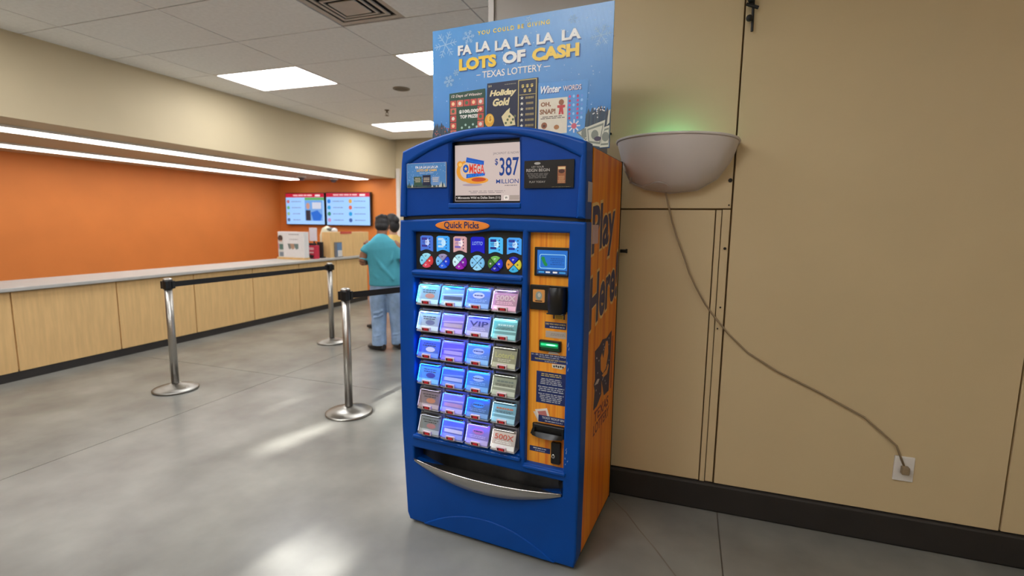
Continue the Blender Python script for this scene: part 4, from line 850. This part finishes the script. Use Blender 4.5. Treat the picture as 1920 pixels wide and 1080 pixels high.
f = FRONT(-0.0005); p = B(); p.rows(f, -0.10, 0.135, 0.09, 0.205, 1, ink((226, 180, 190)), 2, rs, 0.6); p.rows(f, -0.10, 0.085, 0.09, 0.13, 1, ink((222, 200, 204)), 2, rs, 0.5); p.poly(f, [(-0.112, 0.02), (-0.03, 0.005), (0.07, 0.01), (0.09, 0.06), (0.0, 0.075), (-0.08, 0.06)], ink((34, 20, 26)), 2); p.build('print', rb)
B().box(-0.10, 0.08, 0.02, 0.08, 0.225, 0.262, BLACKM).build('lid', rb, bevel=0.004)
bm_ = tag(empty('card_terminal_stand', (-5.155, 5.0, CT)), 'black upright terminal between the red box and the wooden box', 'terminal')
B().box(-0.06, 0.06, 0, 0.09, 0, 0.02, BLACKM).build('foot', bm_); B().box(-0.055, 0.055, 0.01, 0.05, 0.02, 0.275, BLACKM).build('screen_case', bm_, bevel=0.006)
pt = tag(empty('tablet_stand', (-5.80, 5.6, 0)), 'white tablet panel on a stalk behind the counter', 'tablet')
B().box(-0.085, 0.085, 0, 0.02, 1.13, 1.375, ink((206, 208, 222))).build('panel', pt, bevel=0.006); B().tube([(0, 0.03, 0.0), (0, 0.03, 1.25)], 0.015, BLACKM).build('stalk', pt); B().box(-0.12, 0.12, -0.1, 0.14, 0, 0.02, BLACKM).build('foot', pt)
bg = tag(empty('paper_bag', (-5.40, 5.55, CT + 0.012)), 'crumpled pale bag standing on the counter behind the wooden box', 'bag')
PB = ink((206, 204, 180)); b_ = B()
b_.tube([(0, 0, 0.02), (-0.002, 0, 0.03), (-0.02, 0, 0.20), (-0.03, 0.0, 0.36), (-0.02, 0.01, 0.46), (0.01, 0.01, 0.50)], [(0.15, 0.10), (0.15, 0.10), (0.16, 0.10), (0.15, 0.09), (0.12, 0.07), (0.06, 0.04)], PB, 14, side=(1, 0, 0))
b_.build('bag_body', bg, smooth=True)
B().ball((0.06, 0.0, 0.47), (0.11, 0.06, 0.035), ink((96, 100, 96))).build('bag_fold', bg, smooth=True); B().ball((0.13, 0.0, 0.45), (0.06, 0.06, 0.05), ink((206, 208, 210))).build('bag_fold', bg, smooth=True)
# screens on the orange wall
def tv(x0, x1, z0, z1, label, kind):
    t = tag(empty('menu_screen', ((x0 + x1) / 2, 7.17, z0)), label, 'screen', 'wall screens behind the counter')
    w_ = (x1 - x0) / 2; h_ = z1 - z0
    B().box(-w_, w_, -0.10, -0.03, 0, h_, BLACK).build('case', t, bevel=0.008); B().box(-0.2, 0.2, -0.03, 0.0, 0.2, 0.45, BLACKM).build('wall_mount', t)
    f = FRONT(-0.1005); p = B(); q = w_ - 0.015
    p.rect(f, -q, 0.02, q, h_ - 0.015, glow((150, 196, 246), 1.0), 1); p.rect(f, -q, h_ - 0.10, q, h_ - 0.015, glow((196, 32, 62), 0.85), 2)
    p.rows(f, -q * 0.7, h_ - 0.075, q * 0.5, h_ - 0.035, 1, glow((236, 190, 200), 0.9), 3, rs, 0.7); p.rect(f, q * 0.55, h_ - 0.08, q * 0.8, h_ - 0.04, glow((236, 220, 226), 0.9), 3)
    if kind:
        for r in range(4):
            z = h_ - 0.19 - 0.135 * r; p.oval(f, -q * 0.88, z, 0.04, 0.04, glow([(200, 110, 120), (110, 180, 130), (150, 190, 160), (90, 110, 150)][r], 0.8), 3, 12); p.rows(f, -q * 0.72, z - 0.02, -q * 0.18, z + 0.02, 1, glow((120, 130, 160), 0.8), 3, rs, 0.4)
        x = 0.0; p.rect(f, x, h_ - 0.16, q, h_ - 0.105, glow((96, 176, 96), 0.8), 3); p.rect(f, x + 0.0, 0.10, q * 0.92, h_ - 0.165, glow((110, 168, 232), 0.8), 3)
        p.rect(f, x + 0.02, 0.10, x + 0.15, 0.33, glow((56, 60, 76), 0.5), 4); p.oval(f, x + 0.085, 0.42, 0.05, 0.07, glow((206, 158, 140), 0.7), 4); p.poly(f, [(x + 0.16, 0.28), (x + 0.34, 0.33), (q * 0.88, 0.22), (q * 0.80, 0.10), (x + 0.22, 0.10)], glow((30, 110, 216), 0.8), 4); p.rect(f, x + 0.2, 0.36, q * 0.85, 0.50, glow((206, 214, 232), 0.8), 4)
    else:
        for r in range(4):
            z = h_ - 0.19 - 0.135 * r
            for x, c in ((-q * 0.88, [(40, 130, 226), (40, 160, 220), (50, 140, 120), (190, 150, 200)][r]), (q * 0.12, [(220, 170, 80), (216, 110, 90), (40, 160, 226), (60, 100, 170)][r])):
                p.oval(f, x, z, 0.045, 0.045, glow(c, 0.8), 3, 14); p.rows(f, x + 0.08, z - 0.02, x + 0.40, z + 0.02, 1, glow((110, 124, 160), 0.8), 3, rs, 0.4)
    p.build('picture', t)
tv(-7.80, -6.725, 1.408, 2.118, 'left wall screen with red header band and a photo beside a list', 1)
tv(-6.69, -5.548, 1.404, 2.122, 'right wall screen with red header band and two columns of round icons', 0)
# strip lights and domes under the soffit
for x0, y0, y1, lb in ((-5.85, 1.0, 7.0, 'long lit strip light under the soffit, nearest the counter front'), (-7.35, 1.0, 6.75, 'long lit strip light under the soffit, nearer the orange side wall')):
    t = tag(empty('strip_light', (x0, y0, 2.398)), lb, 'strip light', 'strip lights over the counter')
    B().box(0, 0.36, 0, y1 - y0, -0.022, 0, WHITE).build('housing', t); B().box(0.03, 0.33, 0.03, y1 - y0 - 0.03, -0.028, -0.022, emit('strip_diffuser', (255, 250, 242), LAMP * 0.5, False)).build('diffuser', t)
for x, y, lb in ((-6.59, 6.25, 'small white camera dome under the soffit, left of the other dome'), (-6.30, 6.86, 'small white camera dome under the soffit, close to the orange wall')):
    t = tag(empty('camera_dome', (x, y, 2.40)), lb, 'camera', 'camera domes'); B().lathe([(0.09, 0), (0.09, -0.03), (0.08, -0.035)], 24, WHITE).build('base', t); B().ball((0, 0, -0.035), (0.07, 0.07, 0.055), mat('dome_grey', (92, 88, 86), 0.15)).build('dome', t, smooth=True)

# ================================================================== PEOPLE
def remesh(o, vox, it=6):
    r = o.modifiers.new('remesh', 'REMESH'); r.mode = 'VOXEL'; r.voxel_size = vox; r.use_smooth_shade = True
    s_ = o.modifiers.new('smooth', 'SMOOTH'); s_.factor = 0.5; s_.iterations = it
    return o
def hand(b, wrist, d, up, m, k=1.0):
    """palm and five unequal bent fingers: wrist point, direction of the fingers, back-of-hand direction"""
    d = Vector(d).normalized(); up = Vector(up); up = (up - d * up.dot(d)).normalized(); s_ = d.cross(up); w_ = Vector(wrist)
    b.tube([w_ - d * 0.02, w_ + d * 0.03 * k, w_ + d * 0.085 * k], [(0.026 * k, 0.020 * k), (0.038 * k, 0.018 * k), (0.040 * k, 0.014 * k)], m, 12, side=s_)
    for i, l in enumerate((0.070, 0.080, 0.074, 0.058)):
        a = w_ + d * 0.080 * k + s_ * (0.030 - 0.020 * i) * k
        b.tube([a, a + (d * 0.5 - up * 0.12) * l * k, a + (d * 0.82 - up * 0.42) * l * k, a + (d * 0.92 - up * 0.75) * l * k], [0.0098 * k, 0.0095 * k, 0.0088 * k, 0.0075 * k], m, 8)
    a = w_ + d * 0.02 * k + s_ * 0.030 * k
    b.tube([a, a + (d * 0.5 + s_ * 0.55 - up * 0.1) * 0.05 * k, a + (d * 1.1 + s_ * 0.6 - up * 0.35) * 0.05 * k], [0.012 * k, 0.011 * k, 0.0085 * k], m, 8)
def head(b, c, m, tilt):
    c = Vector(c); R = Matrix.Rotation(-tilt, 3, 'X')
    P = lambda x, y, z: c + R @ Vector((x, y, z))
    b.ball(c, (0.074, 0.092, 0.105), m, 20, 14, R); b.ball(P(0, 0.030, -0.055), (0.056, 0.062, 0.060), m, 16, 10, R)
    b.tube([P(0, 0.086, 0.020), P(0, 0.104, -0.014), P(0, 0.098, -0.022)], [0.010, 0.014, 0.010], m, 8)
    for s_ in (-1, 1): b.ball(P(s_ * 0.076, -0.002, -0.010), (0.012, 0.020, 0.032), m, 10, 8, R); b.ball(P(s_ * 0.03, 0.080, 0.022), (0.022, 0.014, 0.010), m, 8, 6, R)
    b.ball(P(0, 0.084, -0.052), (0.024, 0.010, 0.010), m, 10, 6, R)
    return P
JEAN = mat('blue_denim', (146, 172, 206), 0.85, var=0.18, scale=14, bump=0.4, bscale=90)
TEAL = mat('teal_cotton', (76, 162, 180), 0.9, var=0.10, scale=6, bump=0.35, bscale=22)
SKIN = mat('brown_skin', (146, 98, 72), 0.55, var=0.06); SKIN2 = mat('light_skin', (196, 150, 126), 0.55, var=0.05)
HAIR = mat('dark_hair', (34, 30, 30), 0.6, var=0.4, scale=60, stretch=(1, 1, 0.2), bump=0.6, bscale=120)
SHOE = mat('black_leather', (34, 28, 28), 0.45, var=0.2)
# man seen from behind, turned to the left
mn = tag(empty('person', (-2.465, 2.95, 0), math.radians(26)), 'person in a teal T-shirt and blue jeans seen from behind', 'person')
HX = -0.045
b = B(); Pm = head(b, (HX, 0.075, 1.463), SKIN, 0.42)
b.tube([(HX, -0.01, 1.28), (HX, 0.015, 1.34), (HX, 0.05, 1.42)], [0.075, 0.060, 0.058], SKIN, 14)
b.tube([(0, 0, 0.80), (-0.02, 0, 1.05), (-0.035, 0, 1.28)], [(0.14, 0.09), (0.14, 0.10), (0.12, 0.075)], SKIN, 16, side=(1, 0, 0))
for s_, el, wr in ((-1, (-0.262, -0.045, 1.045), (-0.205, 0.165, 1.03)), (1, (0.20, -0.03, 1.05), (0.15, 0.19, 1.05))):
    b.tube([(HX + s_ * 0.13, -0.01, 1.265), (HX + s_ * 0.165, -0.01, 1.24), (HX + s_ * 0.195, -0.03, 1.15), el], [0.048, 0.052, 0.046, 0.041], SKIN, 12)
    b.tube([el, Vector(el).lerp(Vector(wr), 0.35), wr], [0.041, 0.040, 0.027], SKIN, 12)
    hand(b, wr, (-s_ * 0.15, 1, -0.05), (0, 0.05, 1), SKIN, 0.95)
LEG = {-1: [(-0.085, 0, 0.78), (-0.098, 0.01, 0.60), (-0.098, 0.03, 0.42), (-0.095, 0.0, 0.22), (-0.095, -0.01, 0.062)], 1: [(0.085, 0, 0.78), (0.100, 0.02, 0.60), (0.105, 0.05, 0.42), (0.115, 0.06, 0.22), (0.12, 0.07, 0.062)]}
for s_ in (-1, 1): b.tube(LEG[s_], [0.07, 0.06, 0.05, 0.042, 0.034], SKIN, 10)
remesh(b.build('body', mn, fix=True), 0.0075)
for s_ in (-1, 1): B().ball(Pm(s_ * 0.03, 0.088, 0.010), 0.010, ink((226, 222, 216))).ball(Pm(s_ * 0.03, 0.0965, 0.010), 0.005, ink((30, 22, 18)), 8, 6).build('eye', mn)
b = B()
b.tube([(0, 0.0, 0.775), (0, 0.0, 0.86), (-0.01, 0.012, 0.98), (-0.025, 0.0, 1.12), (-0.035, -0.012, 1.21), (HX, -0.010, 1.27), (HX, -0.004, 1.315), (HX, 0.010, 1.355)], [(0.200, 0.150), (0.195, 0.150), (0.192, 0.150), (0.190, 0.140), (0.186, 0.125), (0.160, 0.105), (0.105, 0.085), (0.064, 0.062)], TEAL, 24, side=(1, 0, 0))
for s_ in (-1, 1): b.tube([(HX + s_ * 0.03, -0.01, 1.225), (HX + s_ * 0.140, -0.012, 1.225), (HX + s_ * 0.185, -0.025, 1.16), (HX + s_ * 0.208, -0.040, 1.075)], [0.050, 0.066, 0.064, 0.062], TEAL, 14)
b.tube([(-0.13, -0.105, 1.15), (-0.03, -0.138, 1.0), (0.10, -0.138, 0.85)], [0.012, 0.022, 0.012], TEAL, 8); b.tube([(-0.17, -0.06, 0.95), (-0.09, -0.125, 0.88), (0.02, -0.145, 0.83)], [0.012, 0.018, 0.01], TEAL, 8); b.tube([(0.10, -0.09, 1.20), (0.08, -0.125, 1.08), (0.0, -0.14, 0.96)], [0.010, 0.018, 0.010], TEAL, 8)
remesh(b.build('shirt', mn, fix=True), 0.010, 5)
b = B(); b.tube([(0, 0, 0.70), (0, -0.005, 0.78), (0, 0.0, 0.86)], [(0.175, 0.120), (0.182, 0.130), (0.178, 0.128)], JEAN, 20, side=(1, 0, 0))
LEG = {-1: [(-0.085, 0, 0.78), (-0.098, 0.01, 0.60), (-0.098, 0.03, 0.42), (-0.095, 0.0, 0.22), (-0.095, -0.01, 0.062)], 1: [(0.085, 0, 0.78), (0.100, 0.02, 0.60), (0.105, 0.05, 0.42), (0.115, 0.06, 0.22), (0.12, 0.07, 0.062)]}
for s_ in (-1, 1):
    b.tube(LEG[s_], [0.104, 0.102, 0.090, 0.082, 0.086], JEAN, 18)
    for k in range(7): z = (0.075, 0.105, 0.14, 0.18, 0.40, 0.45, 0.64)[k]; q = LEG[s_][3]; b.tube([(q[0] - 0.06, q[1] - 0.060, z), (q[0], q[1] - 0.088, z + 0.012), (q[0] + 0.06, q[1] - 0.055, z + 0.035)], 0.011, JEAN, 6)
remesh(b.build('jeans', mn, fix=True), 0.010, 3)
for s_, ang in ((-1, 0.85), (1, 0.4)):
    x, y = LEG[s_][4][0], LEG[s_][4][1]; d = Vector((-math.sin(ang), math.cos(ang), 0))
    b = B(); c0 = Vector((x, y, 0.045)) - d * 0.08
    b.tube([c0 - d * 0.01, c0 + d * 0.04, c0 + d * 0.13 + Vector((0, 0, -0.006)), c0 + d * 0.21 + Vector((0, 0, -0.014)), c0 + d * 0.265 + Vector((0, 0, -0.018))], [(0.030, 0.038), (0.040, 0.044), (0.046, 0.038), (0.046, 0.030), (0.028, 0.022)], SHOE, 14, side=Vector((0, 0, 1)).cross(d)); b.tube([c0 + d * 0.07 + Vector((0, 0, 0.02)), c0 + d * 0.075 + Vector((0, 0, 0.06))], [0.045, 0.042], SHOE, 12)
    remesh(b.build('shoe', mn, fix=True), 0.006, 3)
b = B(); R_ = Matrix.Rotation(-0.42, 3, 'X')
b.ball(Pm(0, -0.014, 0.022), (0.084, 0.096, 0.100), HAIR, 20, 14, R_); b.ball(Pm(0, -0.046, -0.030), (0.074, 0.058, 0.062), HAIR, 16, 10, R_)
for k in range(14): a = k * 2.4; b.ball(Pm(0.05 * math.cos(a), -0.05 + 0.04 * math.sin(a), 0.055 + 0.012 * (k % 3)), 0.028, HAIR, 8, 6)
remesh(b.build('hair', mn, fix=True), 0.008, 3)
# woman beyond him, turned left
wm = tag(empty('person', (-2.975, 3.90, 0), math.radians(75)), 'person with black hair and a yellow top, half hidden beyond the teal T-shirt', 'person')
YT = mat('yellow_cotton', (222, 186, 110), 0.9, var=0.08, bump=0.3, bscale=25); DKT = mat('dark_trousers', (48, 46, 54), 0.9, var=0.15)
b = B(); Pw = head(b, (0.0, 0.03, 1.500), SKIN2, 0.1)
b.tube([(0, -0.01, 1.26), (0, 0.0, 1.33), (0, 0.02, 1.42)], [0.06, 0.048, 0.048], SKIN2, 12); b.tube([(0, 0, 0.80), (0, 0, 1.28)], [(0.13, 0.09), (0.13, 0.08)], SKIN2, 14, side=(1, 0, 0))
for s_ in (-1, 1):
    el = (s_ * 0.235, -0.05, 1.06); wr = (s_ * 0.20, 0.16, 1.02)
    b.tube([(s_ * 0.13, 0, 1.27), (s_ * 0.18, -0.01, 1.25), (s_ * 0.215, -0.03, 1.15), el], [0.045, 0.048, 0.042, 0.036], SKIN2, 12); b.tube([el, Vector(el).lerp(Vector(wr), 0.4), wr], [0.036, 0.035, 0.023], SKIN2, 12); hand(b, wr, (0, 1, 0), (0, 0, 1), SKIN2, 0.88)
WLG = {-1: [(-0.08, 0, 0.78), (-0.09, 0.17, 0.43), (-0.09, 0.30, 0.065)], 1: [(0.08, 0, 0.78), (0.09, -0.04, 0.43), (0.09, -0.10, 0.065)]}
for s_ in (-1, 1): b.tube(WLG[s_], [0.06, 0.042, 0.030], SKIN2, 10)
remesh(b.build('body', wm, fix=True), 0.008)
for s_ in (-1, 1): B().ball(Pw(s_ * 0.03, 0.088, 0.010), 0.010, ink((226, 222, 216))).ball(Pw(s_ * 0.03, 0.0965, 0.010), 0.005, ink((30, 22, 18)), 8, 6).build('eye', wm)
b = B(); b.tube([(0, 0, 0.82), (0, 0, 0.95), (0, 0.01, 1.12), (0, 0, 1.24), (0, 0, 1.335)], [(0.170, 0.125), (0.155, 0.115), (0.165, 0.125), (0.165, 0.105), (0.062, 0.060)], YT, 20, side=(1, 0, 0))
for s_ in (-1, 1): b.tube([(s_ * 0.12, 0, 1.265), (s_ * 0.185, -0.01, 1.235), (s_ * 0.215, -0.03, 1.13)], [0.06, 0.064, 0.060], YT, 12)
remesh(b.build('top', wm, fix=True), 0.010, 4)
b = B(); b.tube([(0, 0, 0.70), (0, 0, 0.80), (0, 0, 0.86)], [(0.15, 0.11), (0.16, 0.12), (0.155, 0.115)], DKT, 18, side=(1, 0, 0))
for s_ in (-1, 1): b.tube(WLG[s_], [0.095, 0.070, 0.058], DKT, 14)
remesh(b.build('trousers', wm, fix=True), 0.010, 3)
for s_ in (-1, 1):
    b = B(); c0 = Vector((s_ * 0.09, WLG[s_][2][1] - 0.05, 0.04)); d = Vector((0, 1, 0))
    b.tube([c0, c0 + d * 0.05, c0 + d * 0.13 + Vector((0, 0, -0.006)), c0 + d * 0.21 + Vector((0, 0, -0.016))], [(0.026, 0.032), (0.034, 0.038), (0.038, 0.032), (0.022, 0.020)], SHOE, 12, side=(1, 0, 0)); remesh(b.build('shoe', wm, fix=True), 0.006, 3)
b = B(); b.ball(Pw(0, -0.014, 0.022), (0.086, 0.096, 0.100), HAIR, 20, 14); b.ball(Pw(0, -0.055, -0.05), (0.080, 0.062, 0.095), HAIR, 16, 10); b.ball(Pw(0, -0.10, 0.02), (0.045, 0.045, 0.05), HAIR, 12, 8)
remesh(b.build('hair', wm, fix=True), 0.008, 3)
